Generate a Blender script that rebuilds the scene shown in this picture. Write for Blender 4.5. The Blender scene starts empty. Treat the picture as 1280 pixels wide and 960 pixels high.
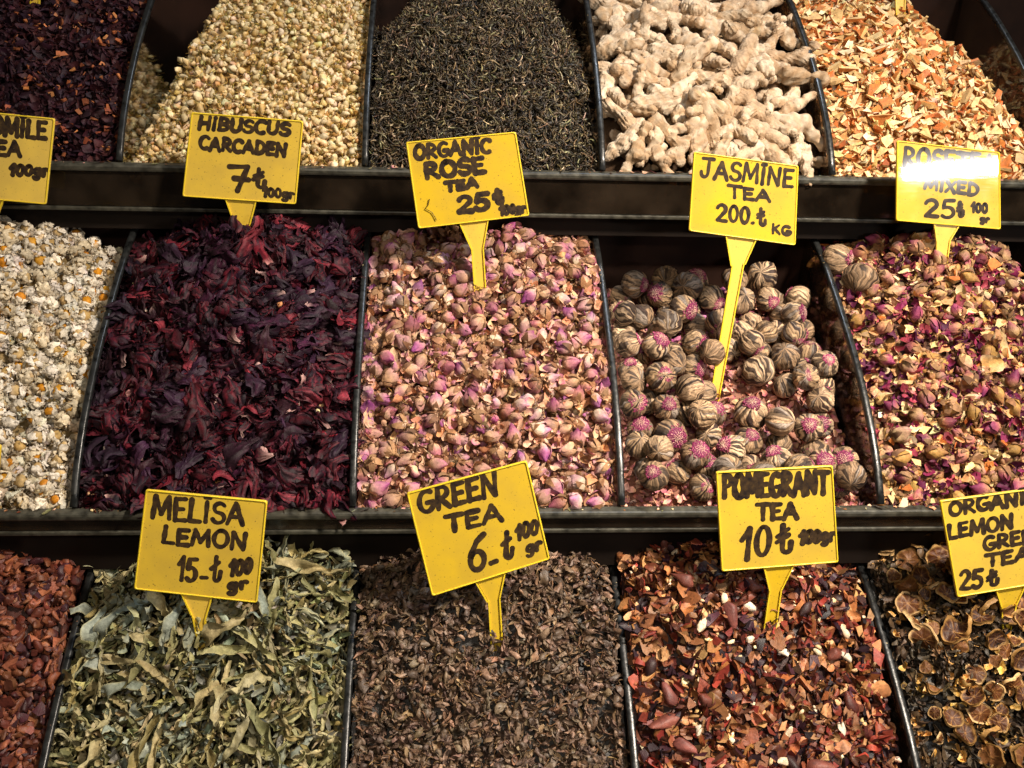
import bpy, math, random
import numpy as np
from mathutils import Matrix, Vector

rng = np.random.default_rng(7)
random.seed(7)
SC = bpy.context.scene
COL = SC.collection

# ------------------------------------------------------------------ camera
F = 1250.0                                   # focal length in photograph pixels (1280 wide)
CAM = np.array([-0.03906, -0.70410, 0.49622])
YAW, PITCH, ROLL = (math.radians(a) for a in (4.468, 28.092, 2.378))

def cam_axes():
    cy, sy, cp, sp = math.cos(YAW), math.sin(YAW), math.cos(PITCH), math.sin(PITCH)
    f = np.array([sy * cp, cy * cp, -sp]); r = np.array([cy, -sy, 0.0]); u = np.cross(r, f)
    c, s = math.cos(ROLL), math.sin(ROLL)
    return f, c * r + s * u, -s * r + c * u
FW, RT, UP = cam_axes()
cd = bpy.data.cameras.new('camera'); cam = bpy.data.objects.new('camera', cd); COL.objects.link(cam)
cd.sensor_width = 36.0; cd.lens = 36.0 * F / 1280.0; cd.clip_start = 0.01; cd.clip_end = 60.0
cam.matrix_world = Matrix(((RT[0], UP[0], -FW[0], CAM[0]), (RT[1], UP[1], -FW[1], CAM[1]),
                           (RT[2], UP[2], -FW[2], CAM[2]), (0, 0, 0, 1)))
SC.camera = cam

# ------------------------------------------------------------------ light
w = bpy.data.worlds.new('World'); SC.world = w; w.use_nodes = True
bg = w.node_tree.nodes['Background']
bg.inputs[0].default_value = (1.0, 0.86, 0.72, 1); bg.inputs[1].default_value = 0.028
SC.view_settings.view_transform = 'Standard'; SC.view_settings.look = 'None'
SC.view_settings.exposure = 0.0; SC.view_settings.gamma = 1.0

def lamp(name, loc, target, power, color, size, sizey=None, spread=math.pi):
    d = bpy.data.lights.new(name, 'AREA'); o = bpy.data.objects.new(name, d); COL.objects.link(o)
    d.energy = power; d.color = color; d.size = size
    d.shape = 'RECTANGLE' if sizey else 'DISK'
    if sizey: d.size_y = sizey
    d.spread = spread
    o.location = loc
    o.rotation_euler = (Vector(target) - Vector(loc)).to_track_quat('-Z', 'Y').to_euler()
    return o
lamp('warm_lamp', (0.70, -0.48, 1.30), (0.18, 0.04, 0.05), 8.6, (1.0, 0.87, 0.725), 0.15, spread=math.radians(72))
lamp('cool_lamp', (0.35, 0.58, 1.45), (0.10, 0.1, 0.0), 6, (0.74, 0.85, 1.0), 0.12)
lamp('shop_lamp', (-0.20, -1.45, 1.35), (0.10, 0.1, 0.0), 7.0, (1.0, 0.87, 0.70), 0.20)
lamp('strip_lamp', (1.309, -1.444, 0.607), (0.445, 0.208, 0.242), 6.5, (1.0, 0.97, 0.95), 0.24, 0.035)

# ------------------------------------------------------------------ small helpers
def C(h):
    h = h.lstrip('#'); v = np.array([int(h[i:i + 2], 16) for i in (0, 2, 4)]) / 255.0
    return np.where(v <= 0.04045, v / 12.92, ((v + 0.055) / 1.055) ** 2.4)

def mix(a, b, t):
    t = np.asarray(t)[..., None]
    return np.asarray(a) * (1 - t) + np.asarray(b) * t

def tag(o, label, cat, group=None, kind=None):
    o['label'] = label; o['category'] = cat
    if group: o['group'] = group
    if kind: o['kind'] = kind
    return o

class Buf:
    """collects vertices, faces and a base colour per vertex, then links them as ONE mesh object"""
    def __init__(s): s.v = []; s.l = []; s.n = []; s.c = []; s.mi = []; s.k = 0
    def add(s, V, L, N, Cc, mi=0):
        s.v.append(V); s.l.append(L + s.k); s.n.append(N); s.c.append(Cc)
        s.mi.append(np.full(len(N), mi, dtype=np.int32)); s.k += len(V)
    def proto(s, p, mi=0): s.add(p[0], p[1], p[2], p[3], mi)
    def many(s, p, M, T, gain, mi=0):
        """p repeated with rotation-scale matrices M (k,3,3), offsets T (k,3), colour gain (k,3)"""
        k = len(M)
        if not k: return
        V = np.einsum('kij,nj->kni', M, p[0]) + T[:, None, :]
        n = len(p[0])
        L = (p[1][None, :] + (np.arange(k) * n)[:, None]).ravel()
        Cc = (p[3][None] * gain[:, None, :]).reshape(-1, 3)
        s.add(V.reshape(-1, 3), L, np.tile(p[2], k), Cc, mi)
    def mesh(s, name, mats, smooth=True):
        V = np.concatenate(s.v); L = np.concatenate(s.l).astype(np.int32); N = np.concatenate(s.n).astype(np.int32)
        Cc = np.concatenate(s.c)
        me = bpy.data.meshes.new(name)
        me.vertices.add(len(V)); me.vertices.foreach_set('co', V.astype(np.float32).ravel())
        me.loops.add(len(L)); me.loops.foreach_set('vertex_index', L)
        me.polygons.add(len(N))
        st = np.zeros(len(N), dtype=np.int32); st[1:] = np.cumsum(N)[:-1]
        me.polygons.foreach_set('loop_start', st)
        me.polygons.foreach_set('material_index', np.concatenate(s.mi))
        me.polygons.foreach_set('use_smooth', np.full(len(N), smooth, dtype=bool))
        me.update(calc_edges=True)
        a = me.color_attributes.new('col', 'FLOAT_COLOR', 'POINT')
        rgba = np.ones((len(V), 4), dtype=np.float32); rgba[:, :3] = np.clip(Cc, 0, 0.95)
        a.data.foreach_set('color', rgba.ravel())
        for m in (mats if isinstance(mats, (list, tuple)) else [mats]): me.materials.append(m)
        me.validate()
        return me

def obj(name, me, parent=None, M=None):
    o = bpy.data.objects.new(name, me); COL.objects.link(o)
    if parent: o.parent = parent
    if M is not None: o.matrix_world = M
    return o

def empty(name, loc=(0, 0, 0)):
    o = bpy.data.objects.new(name, None); COL.objects.link(o); o.location = loc; o.empty_display_size = 0.02
    return o

def faces(polys):
    N = np.array([len(p) for p in polys], dtype=np.int32)
    return np.concatenate([np.asarray(p) for p in polys]).astype(np.int32), N

def P(V, polys, col):
    V = np.asarray(V, float); L, N = faces(polys)
    col = np.asarray(col, float)
    if col.ndim == 1: col = np.tile(col, (len(V), 1))
    return (V, L, N, col)

def join(*ps):
    V = []; L = []; N = []; Cc = []; k = 0
    for p in ps:
        V.append(p[0]); L.append(p[1] + k); N.append(p[2]); Cc.append(p[3]); k += len(p[0])
    return (np.concatenate(V), np.concatenate(L), np.concatenate(N), np.concatenate(Cc))

def grid_faces(nu, nv, wrap=False):
    q = []
    for i in range(nu - 1):
        for j in range(nv if wrap else nv - 1):
            j2 = (j + 1) % nv
            q.append((i * nv + j, i * nv + j2, (i + 1) * nv + j2, (i + 1) * nv + j))
    return q

def wob(V, amp, freq, seed, k=5):
    """smooth random 3-D displacement"""
    r = np.random.default_rng(seed); D = np.zeros_like(V)
    for _ in range(k):
        kv = r.normal(size=3) * freq; ph = r.uniform(0, 6.28); d = r.normal(size=3)
        D += np.sin(V @ kv + ph)[:, None] * d[None]
    return V + D * amp / math.sqrt(k)

def rotm(axis, a):
    axis = np.asarray(axis, float) / np.linalg.norm(axis); x, y, z = axis; c, s = math.cos(a), math.sin(a); t = 1 - c
    return np.array([[t*x*x+c, t*x*y-s*z, t*x*z+s*y], [t*x*y+s*z, t*y*y+c, t*y*z-s*x], [t*x*z-s*y, t*y*z+s*x, t*z*z+c]])

def xf(p, R=None, t=(0, 0, 0), s=1.0):
    V = p[0] * s
    if R is not None: V = V @ R.T
    return (V + np.asarray(t), p[1], p[2], p[3])

# ------------------------------------------------------------------ materials
def node_mat(name):
    m = bpy.data.materials.new(name); m.use_nodes = True
    return m, m.node_tree.nodes, m.node_tree.links, m.node_tree.nodes['Principled BSDF']

def piece_mat(name, rough=0.62, spec=0.3, mottle=0.35, mscale=350, bump=0.35, bscale=900, sheen=0.0, vvar=0.25, stretch=None):
    m, n, l, b = node_mat(name)
    at = n.new('ShaderNodeAttribute'); at.attribute_name = 'col'
    tc = n.new('ShaderNodeTexCoord'); src = tc.outputs['Object']
    if stretch:
        mp = n.new('ShaderNodeMapping'); mp.inputs['Scale'].default_value = stretch; l.new(src, mp.inputs[0]); src = mp.outputs[0]
    no = n.new('ShaderNodeTexNoise'); no.inputs['Scale'].default_value = mscale; no.inputs['Detail'].default_value = 4
    no.inputs['Roughness'].default_value = 0.65
    l.new(src, no.inputs['Vector'])
    mr = n.new('ShaderNodeMapRange'); mr.inputs['From Min'].default_value = 0.3; mr.inputs['From Max'].default_value = 0.7
    mr.inputs['To Min'].default_value = 1 - mottle; mr.inputs['To Max'].default_value = 1 + mottle
    l.new(no.outputs['Fac'], mr.inputs['Value'])
    oi = n.new('ShaderNodeObjectInfo')
    mo = n.new('ShaderNodeMapRange'); mo.inputs['To Min'].default_value = 1 - vvar; mo.inputs['To Max'].default_value = 1 + vvar
    l.new(oi.outputs['Random'], mo.inputs['Value'])
    mu = n.new('ShaderNodeMath'); mu.operation = 'MULTIPLY'; l.new(mr.outputs[0], mu.inputs[0]); l.new(mo.outputs[0], mu.inputs[1])
    vm = n.new('ShaderNodeVectorMath'); vm.operation = 'SCALE'; l.new(at.outputs['Color'], vm.inputs[0]); l.new(mu.outputs[0], vm.inputs['Scale'])
    l.new(vm.outputs[0], b.inputs['Base Color'])
    b.inputs['Roughness'].default_value = rough; b.inputs['Specular IOR Level'].default_value = spec
    if sheen: b.inputs['Sheen Weight'].default_value = sheen
    n2 = n.new('ShaderNodeTexNoise'); n2.inputs['Scale'].default_value = bscale; n2.inputs['Detail'].default_value = 3
    l.new(src, n2.inputs['Vector'])
    bp = n.new('ShaderNodeBump'); bp.inputs['Strength'].default_value = bump; bp.inputs['Distance'].default_value = 0.001
    l.new(n2.outputs['Fac'], bp.inputs['Height']); l.new(bp.outputs[0], b.inputs['Normal'])
    return m

M_petal = piece_mat('dry_petal', rough=0.6, spec=0.25, mottle=0.3)
M_seed = piece_mat('dry_bud', rough=0.55, spec=0.35, mottle=0.22, mscale=250)
M_leaf = piece_mat('dry_leaf', rough=0.6, spec=0.3, mottle=0.35, mscale=280)
M_tea = piece_mat('dark_tea', rough=0.48, spec=0.45, mottle=0.45, mscale=400)
M_hib = piece_mat('hibiscus_flesh', rough=0.58, spec=0.22, mottle=0.45, mscale=260, bump=0.5, bscale=600)
M_root = piece_mat('ginger_skin', rough=0.78, spec=0.12, mottle=0.30, mscale=110, bump=0.55, bscale=420, vvar=0.12)
M_ball = piece_mat('bound_leaf', rough=0.6, spec=0.25, mottle=0.25, mscale=300, bump=0.4, bscale=700, vvar=0.2)
M_fruit = piece_mat('dry_fruit', rough=0.5, spec=0.4, mottle=0.35, mscale=300)

def solid_mat(name, col, rough, spec=0.5, noise=0.0, nscale=30, bump=0.0, coat=0.0):
    m, n, l, b = node_mat(name)
    b.inputs['Roughness'].default_value = rough; b.inputs['Specular IOR Level'].default_value = spec
    b.inputs['Base Color'].default_value = (*col, 1)
    if coat: b.inputs['Coat Weight'].default_value = coat; b.inputs['Coat Roughness'].default_value = 0.07
    tc = n.new('ShaderNodeTexCoord')
    no = n.new('ShaderNodeTexNoise'); no.inputs['Scale'].default_value = nscale; no.inputs['Detail'].default_value = 6
    l.new(tc.outputs['Object'], no.inputs['Vector'])
    if noise:
        mr = n.new('ShaderNodeMapRange'); mr.inputs['From Min'].default_value = 0.3; mr.inputs['From Max'].default_value = 0.7
        mr.inputs['To Min'].default_value = 1 - noise; mr.inputs['To Max'].default_value = 1 + noise
        l.new(no.outputs['Fac'], mr.inputs['Value'])
        vm = n.new('ShaderNodeVectorMath'); vm.operation = 'SCALE'; vm.inputs[0].default_value = tuple(col)
        l.new(mr.outputs[0], vm.inputs['Scale']); l.new(vm.outputs[0], b.inputs['Base Color'])
        m2 = n.new('ShaderNodeMapRange'); m2.inputs['To Min'].default_value = max(0.03, rough - 0.15); m2.inputs['To Max'].default_value = rough + 0.2
        l.new(no.outputs['Fac'], m2.inputs['Value']); l.new(m2.outputs[0], b.inputs['Roughness'])
    if bump:
        bp = n.new('ShaderNodeBump'); bp.inputs['Strength'].default_value = bump; bp.inputs['Distance'].default_value = 0.001
        l.new(no.outputs['Fac'], bp.inputs['Height']); l.new(bp.outputs[0], b.inputs['Normal'])
    return m

def plastic_mat(name, col):
    """glossy yellow plastic card with fine specks, greasy smudges and hairline scratches"""
    m, n, l, b = node_mat(name)
    tc = n.new('ShaderNodeTexCoord')
    def noise(scale, detail, stretch=None):
        t = n.new('ShaderNodeTexNoise'); t.inputs['Scale'].default_value = scale; t.inputs['Detail'].default_value = detail
        src = tc.outputs['Object']
        if stretch:
            mp = n.new('ShaderNodeMapping'); mp.inputs['Scale'].default_value = stretch; mp.inputs['Rotation'].default_value = (0, 0.5, 0); l.new(src, mp.inputs[0]); src = mp.outputs[0]
        l.new(src, t.inputs['Vector']); return t.outputs['Fac']
    def rng_(x, a0, a1, b0, b1):
        r = n.new('ShaderNodeMapRange'); r.inputs['From Min'].default_value = a0; r.inputs['From Max'].default_value = a1; r.inputs['To Min'].default_value = b0; r.inputs['To Max'].default_value = b1
        l.new(x, r.inputs[0]); return r.outputs[0]
    smud = noise(38, 6); speck = noise(620, 2); dirt = noise(14, 5); scr = noise(90, 3, (0.6, 1, 9))
    def mixc(fac, c0, c1):
        mx = n.new('ShaderNodeMix'); mx.data_type = 'RGBA'; l.new(fac, mx.inputs[0])
        for k, v in ((6, c0), (7, c1)):
            if isinstance(v, tuple): mx.inputs[k].default_value = (*v, 1)
            else: l.new(v, mx.inputs[k])
        return mx.outputs[2]
    dk = tuple(x * 0.84 for x in col[:2]) + (col[2] * 1.6,)
    c0 = mixc(rng_(smud, 0.35, 0.7, 0, 1), col, dk)
    c1 = mixc(rng_(dirt, 0.46, 0.70, 0, 0.5), c0, (0.42, 0.27, 0.05))
    c2 = mixc(rng_(speck, 0.67, 0.72, 0, 0.8), c1, (0.20, 0.11, 0.03))
    oi = n.new('ShaderNodeObjectInfo'); hs = n.new('ShaderNodeHueSaturation')
    l.new(rng_(oi.outputs['Random'], 0, 1, 0.84, 1.04), hs.inputs['Value']); l.new(rng_(oi.outputs['Random'], 0, 1, 1.0, 0.90), hs.inputs['Saturation'])
    l.new(c2, hs.inputs['Color']); l.new(hs.outputs[0], b.inputs['Base Color'])
    l.new(rng_(smud, 0.3, 0.7, 0.26, 0.48), b.inputs['Roughness']); b.inputs['Specular IOR Level'].default_value = 0.3
    b.inputs['Coat Weight'].default_value = 0.8; l.new(rng_(scr, 0.35, 0.75, 0.02, 0.07), b.inputs['Coat Roughness'])
    return m
M_yellow = plastic_mat('yellow_plastic', (0.84, 0.56, 0.022))
M_yellow_edge = solid_mat('yellow_rim', (0.82, 0.60, 0.03), 0.3, 0.5, noise=0.06, nscale=60)
M_back = solid_mat('dark_board', (0.012, 0.008, 0.006), 0.6, 0.15, noise=0.5, nscale=14, bump=0.1)
M_red_board = solid_mat('red_brown_board', (0.016, 0.007, 0.0045), 0.65, 0.12, noise=0.6, nscale=18, bump=0.15)
M_trim = solid_mat('black_edge', (0.014, 0.015, 0.015), 0.30, 0.55, noise=0.7, nscale=170, bump=0.35)
M_ledge = solid_mat('green_glass_edge', (0.050, 0.048, 0.036), 0.38, 0.55, noise=0.7, nscale=130, bump=0.35)

def ink_mat():
    m, n, l, b = node_mat('marker_ink')
    tc = n.new('ShaderNodeTexCoord')
    no = n.new('ShaderNodeTexNoise'); no.inputs['Scale'].default_value = 190; no.inputs['Detail'].default_value = 7; no.inputs['Roughness'].default_value = 0.7
    l.new(tc.outputs['Object'], no.inputs['Vector'])
    cr = n.new('ShaderNodeValToRGB')
    cr.color_ramp.elements[0].position = 0.35; cr.color_ramp.elements[0].color = (0.012, 0.008, 0.009, 1)
    cr.color_ramp.elements[1].position = 0.72; cr.color_ramp.elements[1].color = (0.085, 0.050, 0.018, 1)
    l.new(no.outputs['Fac'], cr.inputs[0]); l.new(cr.outputs[0], b.inputs['Base Color'])
    b.inputs['Roughness'].default_value = 0.5; b.inputs['Specular IOR Level'].default_value = 0.25
    b.inputs['Coat Weight'].default_value = 0.35; b.inputs['Coat Roughness'].default_value = 0.08
    return m
M_ink = ink_mat()

def glass_mat(name, tint, haze, rough):
    """smoky acrylic sheet: tinted see-through, mirror-like at a low angle, with smudges"""
    m, n, l, b = node_mat(name)
    n.remove(b); out = n['Material Output']
    tr = n.new('ShaderNodeBsdfTransparent'); tr.inputs[0].default_value = (*tint, 1)
    gl = n.new('ShaderNodeBsdfGlossy'); gl.inputs['Roughness'].default_value = rough; gl.inputs[0].default_value = (0.9, 0.9, 0.9, 1)
    df = n.new('ShaderNodeBsdfDiffuse'); df.inputs[0].default_value = (0.16, 0.11, 0.07, 1)
    tc = n.new('ShaderNodeTexCoord'); no = n.new('ShaderNodeTexNoise'); no.inputs['Scale'].default_value = 28; no.inputs['Detail'].default_value = 6
    l.new(tc.outputs['Object'], no.inputs['Vector'])
    mr = n.new('ShaderNodeMapRange'); mr.inputs['From Min'].default_value = 0.35; mr.inputs['From Max'].default_value = 0.75
    mr.inputs['To Min'].default_value = haze * 0.4; mr.inputs['To Max'].default_value = haze * 1.8; l.new(no.outputs['Fac'], mr.inputs[0])
    x1 = n.new('ShaderNodeMixShader'); l.new(mr.outputs[0], x1.inputs[0]); l.new(tr.outputs[0], x1.inputs[1]); l.new(df.outputs[0], x1.inputs[2])
    fr = n.new('ShaderNodeFresnel'); fr.inputs[0].default_value = 1.5
    x2 = n.new('ShaderNodeMixShader'); l.new(fr.outputs[0], x2.inputs[0]); l.new(x1.outputs[0], x2.inputs[1]); l.new(gl.outputs[0], x2.inputs[2])
    l.new(x2.outputs[0], out.inputs[0])
    return m
M_glass = glass_mat('smoky_acrylic', (0.62, 0.56, 0.50), 0.12, 0.06)
M_front = glass_mat('front_glass', (0.40, 0.33, 0.26), 0.11, 0.12)

# ------------------------------------------------------------------ the display stand
W = 0.23; RUN, RISE = 0.2475, 0.2228
PROF = np.array([(0, 0.001), (0.012, 0.018), (0.026, 0.0305), (0.045, 0.047), (0.066, 0.062), (0.11, 0.0895), (0.145, 0.106), (0.18, 0.122),
                 (0.215, 0.136), (0.25, 0.1475), (0.285, 0.156)])
HEAP = np.array([(-0.004, -0.010), (0, -0.004), (0.012, 0.008), (0.03, 0.022), (0.05, 0.037), (0.08, 0.058), (0.12, 0.082), (0.18, 0.110), (0.25, 0.134), (0.29, 0.144)])
PLATE_H = {1: 0.046, 2: 0.023, 3: 0.023}
def tier_origin(t): return (2 - t) * RUN, (2 - t) * RISE
def bin_x0(j): return (j - 1.5) * W                # divider j stands at the x of bin j's left side

def box_p(x0, x1, y0, y1, z0, z1, col=(0.1, 0.1, 0.1)):
    V = [(x, y, z) for x in (x0, x1) for y in (y0, y1) for z in (z0, z1)]
    return P(V, [(0, 1, 3, 2), (4, 6, 7, 5), (0, 4, 5, 1), (2, 3, 7, 6), (0, 2, 6, 4), (1, 5, 7, 3)], col)

def bevel(o, wdt=0.001, seg=2):
    b = o.modifiers.new('bevel', 'BEVEL'); b.width = wdt; b.segments = seg; b.limit_method = 'ANGLE'; b.angle_limit = math.radians(40)
    return o

def box_obj(name, mat, parent, *a, bev=0.0015):
    bf = Buf(); bf.proto(box_p(*a)); o = obj(name, bf.mesh(name, mat, smooth=False), parent)
    if bev: bevel(o, bev)
    return o

def smooth_prof(n=28):
    d = np.r_[0, np.cumsum(np.hypot(*np.diff(PROF, axis=0).T))]
    t = np.linspace(0, d[-1], n)
    p = np.c_[np.interp(t, d, PROF[:, 0]), np.interp(t, d, PROF[:, 1])]
    for _ in range(3): p[1:-1] = 0.25 * p[:-2] + 0.5 * p[1:-1] + 0.25 * p[2:]
    return p

stand = empty('display_stand')
tag(stand, 'dark stepped display stand with black edged acrylic dividers between the tea bins', 'display stand')
XL, XR = bin_x0(-1) - 0.25, bin_x0(4) + 0.30
for t in (1, 2, 3):
    y0, z0 = tier_origin(t); ph = PLATE_H[t]
    pl = box_obj('front_glass', M_front, stand, XL, XR, y0 - 0.006, y0 - 0.002, z0 - ph + 0.0045, z0 - 0.0075, bev=0.0005)
    box_obj('top_edge', M_ledge, pl, XL, XR, y0 - 0.0095, y0 + 0.0015, z0 - 0.007, z0, bev=0.0022)
    box_obj('bottom_edge', M_ledge, pl, XL, XR, y0 - 0.0075, y0 - 0.001, z0 - ph, z0 - ph + 0.004, bev=0.001)
    box_obj('inner_board', M_back, stand, XL, XR, y0 + 0.0045, y0 + 0.009, z0 - 0.068, z0 - 0.010, bev=0.0008)  # closes the tray front; near-black colour stands for shade in the gap below
    box_obj('back_board', M_red_board, stand, XL, XR, y0 + RUN + 0.034, y0 + RUN + 0.042, z0 - 0.02, z0 + 0.20 if t > 1 else z0 + 0.55)
    box_obj('shelf', M_back, stand, XL, XR, y0 + 0.0095, y0 + RUN + 0.033, z0 - 0.066, z0 - 0.058)
    if t > 1:
        box_obj('under_rail', M_back, stand, XL, XR, y0 + RUN + 0.012, y0 + RUN + 0.028, z0 + RISE - PLATE_H[t - 1] - 0.022, z0 + RISE - PLATE_H[t - 1] - 0.006)
    pr = smooth_prof(); th = 0.0022
    for j in range(-1, 5):
        X = bin_x0(j)
        # the clear sheet
        low = np.c_[pr[:, 0], np.full(len(pr), -0.05)]
        top = pr - np.array([0, 0.003])
        V = []; k = len(pr)
        for sx in (-th, th):
            V += [(X + sx, y0 + a, z0 + b) for a, b in top] + [(X + sx, y0 + a + 0.0095 * (i == 0), z0 + b) for i, (a, b) in enumerate(low)]
        q = []
        for s in (0, 2 * k):
            for i in range(k - 1): q.append((s + i, s + i + 1, s + k + i + 1, s + k + i))
        bf = Buf(); bf.proto(P(V, q, (0.1, 0.1, 0.1)))
        dv = obj('divider', bf.mesh('divider', M_glass, smooth=False), stand)
        # black edging along the curved top, a rounded strip
        nrm = np.gradient(pr, axis=0); nrm = np.c_[-nrm[:, 1], nrm[:, 0]]; nrm /= np.linalg.norm(nrm, axis=1)[:, None]
        V = []; ns = 10
        for i, (a, b) in enumerate(pr):
            for s in range(ns):
                g = 2 * math.pi * s / ns
                dx = 0.0032 * np.sign(math.cos(g)) * abs(math.cos(g)) ** 0.6; dn = 0.0028 * np.sign(math.sin(g)) * abs(math.sin(g)) ** 0.6
                V.append((X + dx, y0 + a + nrm[i, 0] * dn, z0 + b + nrm[i, 1] * dn))
        q = grid_faces(len(pr), ns, True) + [tuple(range(ns))[::-1], tuple((len(pr) - 1) * ns + s for s in range(ns))]
        bf = Buf(); bf.proto(P(V, q, (0.1, 0.1, 0.1)))
        obj('edge_trim', bf.mesh('edge_trim', M_trim), dv)

# ------------------------------------------------------------------ heap surfaces
class Heap:
    def __init__(s, t, j, drop=0.0, left=0.0, right=0.0, bump=0.010, back=0.0, cones=(), amin=0.0, amax=1.0, seed=0, lump=0.004, ymax=0.272, mound=None):
        s.t, s.j = t, j; s.x0 = bin_x0(j) + 0.003; s.w = W - 0.006; s.y0, s.z0 = tier_origin(t)
        s.mound = mound; s.drop, s.left, s.right, s.bump, s.back, s.cones = drop, left, right, bump, back, cones
        s.amin, s.amax, s.ymax = amin, amax, ymax
        r = np.random.default_rng(100 + seed)
        s.k = r.normal(size=(6, 2)) * 28; s.p = r.uniform(0, 6.28, 6); s.lump = lump
    def loc(s, a, y):
        """height over the tier's ledge at across-fraction a and local depth y"""
        a = np.asarray(a, float); y = np.asarray(y, float)
        z = np.interp(y, HEAP[:, 0], HEAP[:, 1])
        ramp = np.clip(y / 0.05, 0, 1)
        z = z - s.drop * ramp - s.left * (1 - a) ** 4 * ramp - s.right * a ** 4 * ramp + s.bump * np.sin(np.pi * np.clip(a, 0, 1)) * ramp
        z = z - s.back * np.clip((y - 0.14) / 0.13, 0, 1) ** 1.5
        for (a0, ya, a1, yb, slope, side) in s.cones:       # side +1: cut away left of the line, -1: right of it
            line = a0 + (a1 - a0) * (y - ya) / (yb - ya)
            d = np.clip((line - a) * side, 0, None) * s.w
            z = z - np.where(y > ya, d * slope, 0)
        if s.mound:
            ma, my, mh, wa, wy = s.mound
            z = z + mh * np.exp(-((a - ma) / wa) ** 2 - ((y - my) / wy) ** 2)
        l = sum(np.sin(s.k[i, 0] * a * s.w * 2 + s.k[i, 1] * y * 2 + s.p[i]) for i in range(6))
        return z + s.lump * l / 2.4 * ramp
    def pos(s, a, y):
        return np.stack([s.x0 + np.asarray(a) * s.w, s.y0 + np.asarray(y), s.z0 + s.loc(a, y)], -1)
    def normal(s, a, y):
        e = 0.006
        dz_a = (s.loc(a + e / s.w, y) - s.loc(a - e / s.w, y)) / (2 * e); dz_y = (s.loc(a, y + e) - s.loc(a, y - e)) / (2 * e)
        n = np.stack([-dz_a, -dz_y, np.ones_like(dz_a)], -1)
        return n / np.linalg.norm(n, axis=-1, keepdims=True)
    def z_at(s, x, y): return s.z0 + s.loc((x - s.x0) / s.w, y - s.y0)
    def sample(s, n, r, margin=0.02, y_lo=0.0, y_hi=None):
        yy = np.linspace(y_lo, y_hi or s.ymax, 200); zz = np.interp(yy, HEAP[:, 0], HEAP[:, 1])
        d = np.r_[0, np.cumsum(np.hypot(np.diff(yy), np.diff(zz)))]
        y = np.interp(r.uniform(0, d[-1], n), d, yy)
        a = r.uniform(max(s.amin, margin), min(s.amax, 1 - margin), n)
        return a, y

def frames(nrm, r, tilt, roll):
    """orthonormal frames whose z follows nrm with a random tilt, random spin, optional free roll about x"""
    n = nrm + r.normal(size=nrm.shape) * tilt; n /= np.linalg.norm(n, axis=1, keepdims=True)
    q = r.normal(size=nrm.shape); x = q - (q * n).sum(1, keepdims=True) * n; x /= np.linalg.norm(x, axis=1, keepdims=True)
    y = np.cross(n, x)
    if roll:
        g = r.uniform(0, 2 * np.pi, len(n))[:, None]
        y, n = y * np.cos(g) + n * np.sin(g), -y * np.sin(g) + n * np.cos(g)
    return np.stack([x, y, n], -1)

def scatter(bf, hp, protos, n, size=(0.8, 1.2), depth=(-0.006, 0.001), tilt=0.35, roll=False, weights=None, vary=0.18, hue=0.06, seed=0, mi=0,
            margin=0.012, y_lo=0.0, y_hi=None, keep=None):
    r = np.random.default_rng(seed + hp.t * 100 + hp.j * 10 + 5)
    n = int(n * (hp.amax - hp.amin))
    a, y = hp.sample(n, r, margin, y_lo, y_hi)
    if keep is not None:
        k = keep(a, y, r); a, y = a[k], y[k]; n = len(a)
    nr = hp.normal(a, y)
    T = hp.pos(a, y) + nr * r.uniform(depth[0], depth[1], n)[:, None]
    Mx = frames(nr, r, tilt, roll) * r.uniform(size[0], size[1], n)[:, None, None]
    g = np.exp(r.normal(size=(n, 1)) * vary) * np.exp(r.normal(size=(n, 3)) * hue)
    wts = None if weights is None else np.asarray(weights, float) / np.sum(weights)
    pick = r.choice(len(protos), n, p=wts)
    for i, p in enumerate(protos):
        k = pick == i
        bf.many(p, Mx[k], T[k], g[k], mi)

def base_sheet(bf, hp, col, sink=0.008, mi=0):
    na, ny = 40, 44
    aa = np.linspace(hp.amin, hp.amax, na); yy = np.linspace(0.0, 0.278, ny)
    A, Y = np.meshgrid(aa, yy, indexing='ij'); A = A.ravel(); Y = Y.ravel()
    V = hp.pos(A, Y) - hp.normal(A, Y) * sink
    r = np.random.default_rng(3)
    V = V + r.normal(size=V.shape) * 0.0012
    V[:, 0] = np.clip(V[:, 0], hp.x0, hp.x0 + hp.w); V[:, 1] = np.maximum(V[:, 1], hp.y0 + 0.001)
    q = grid_faces(na, ny)
    c = np.asarray(col)[None] * np.exp(r.normal(size=(len(V), 1)) * 0.25)
    bf.proto(P(V, q, c), mi)

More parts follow.
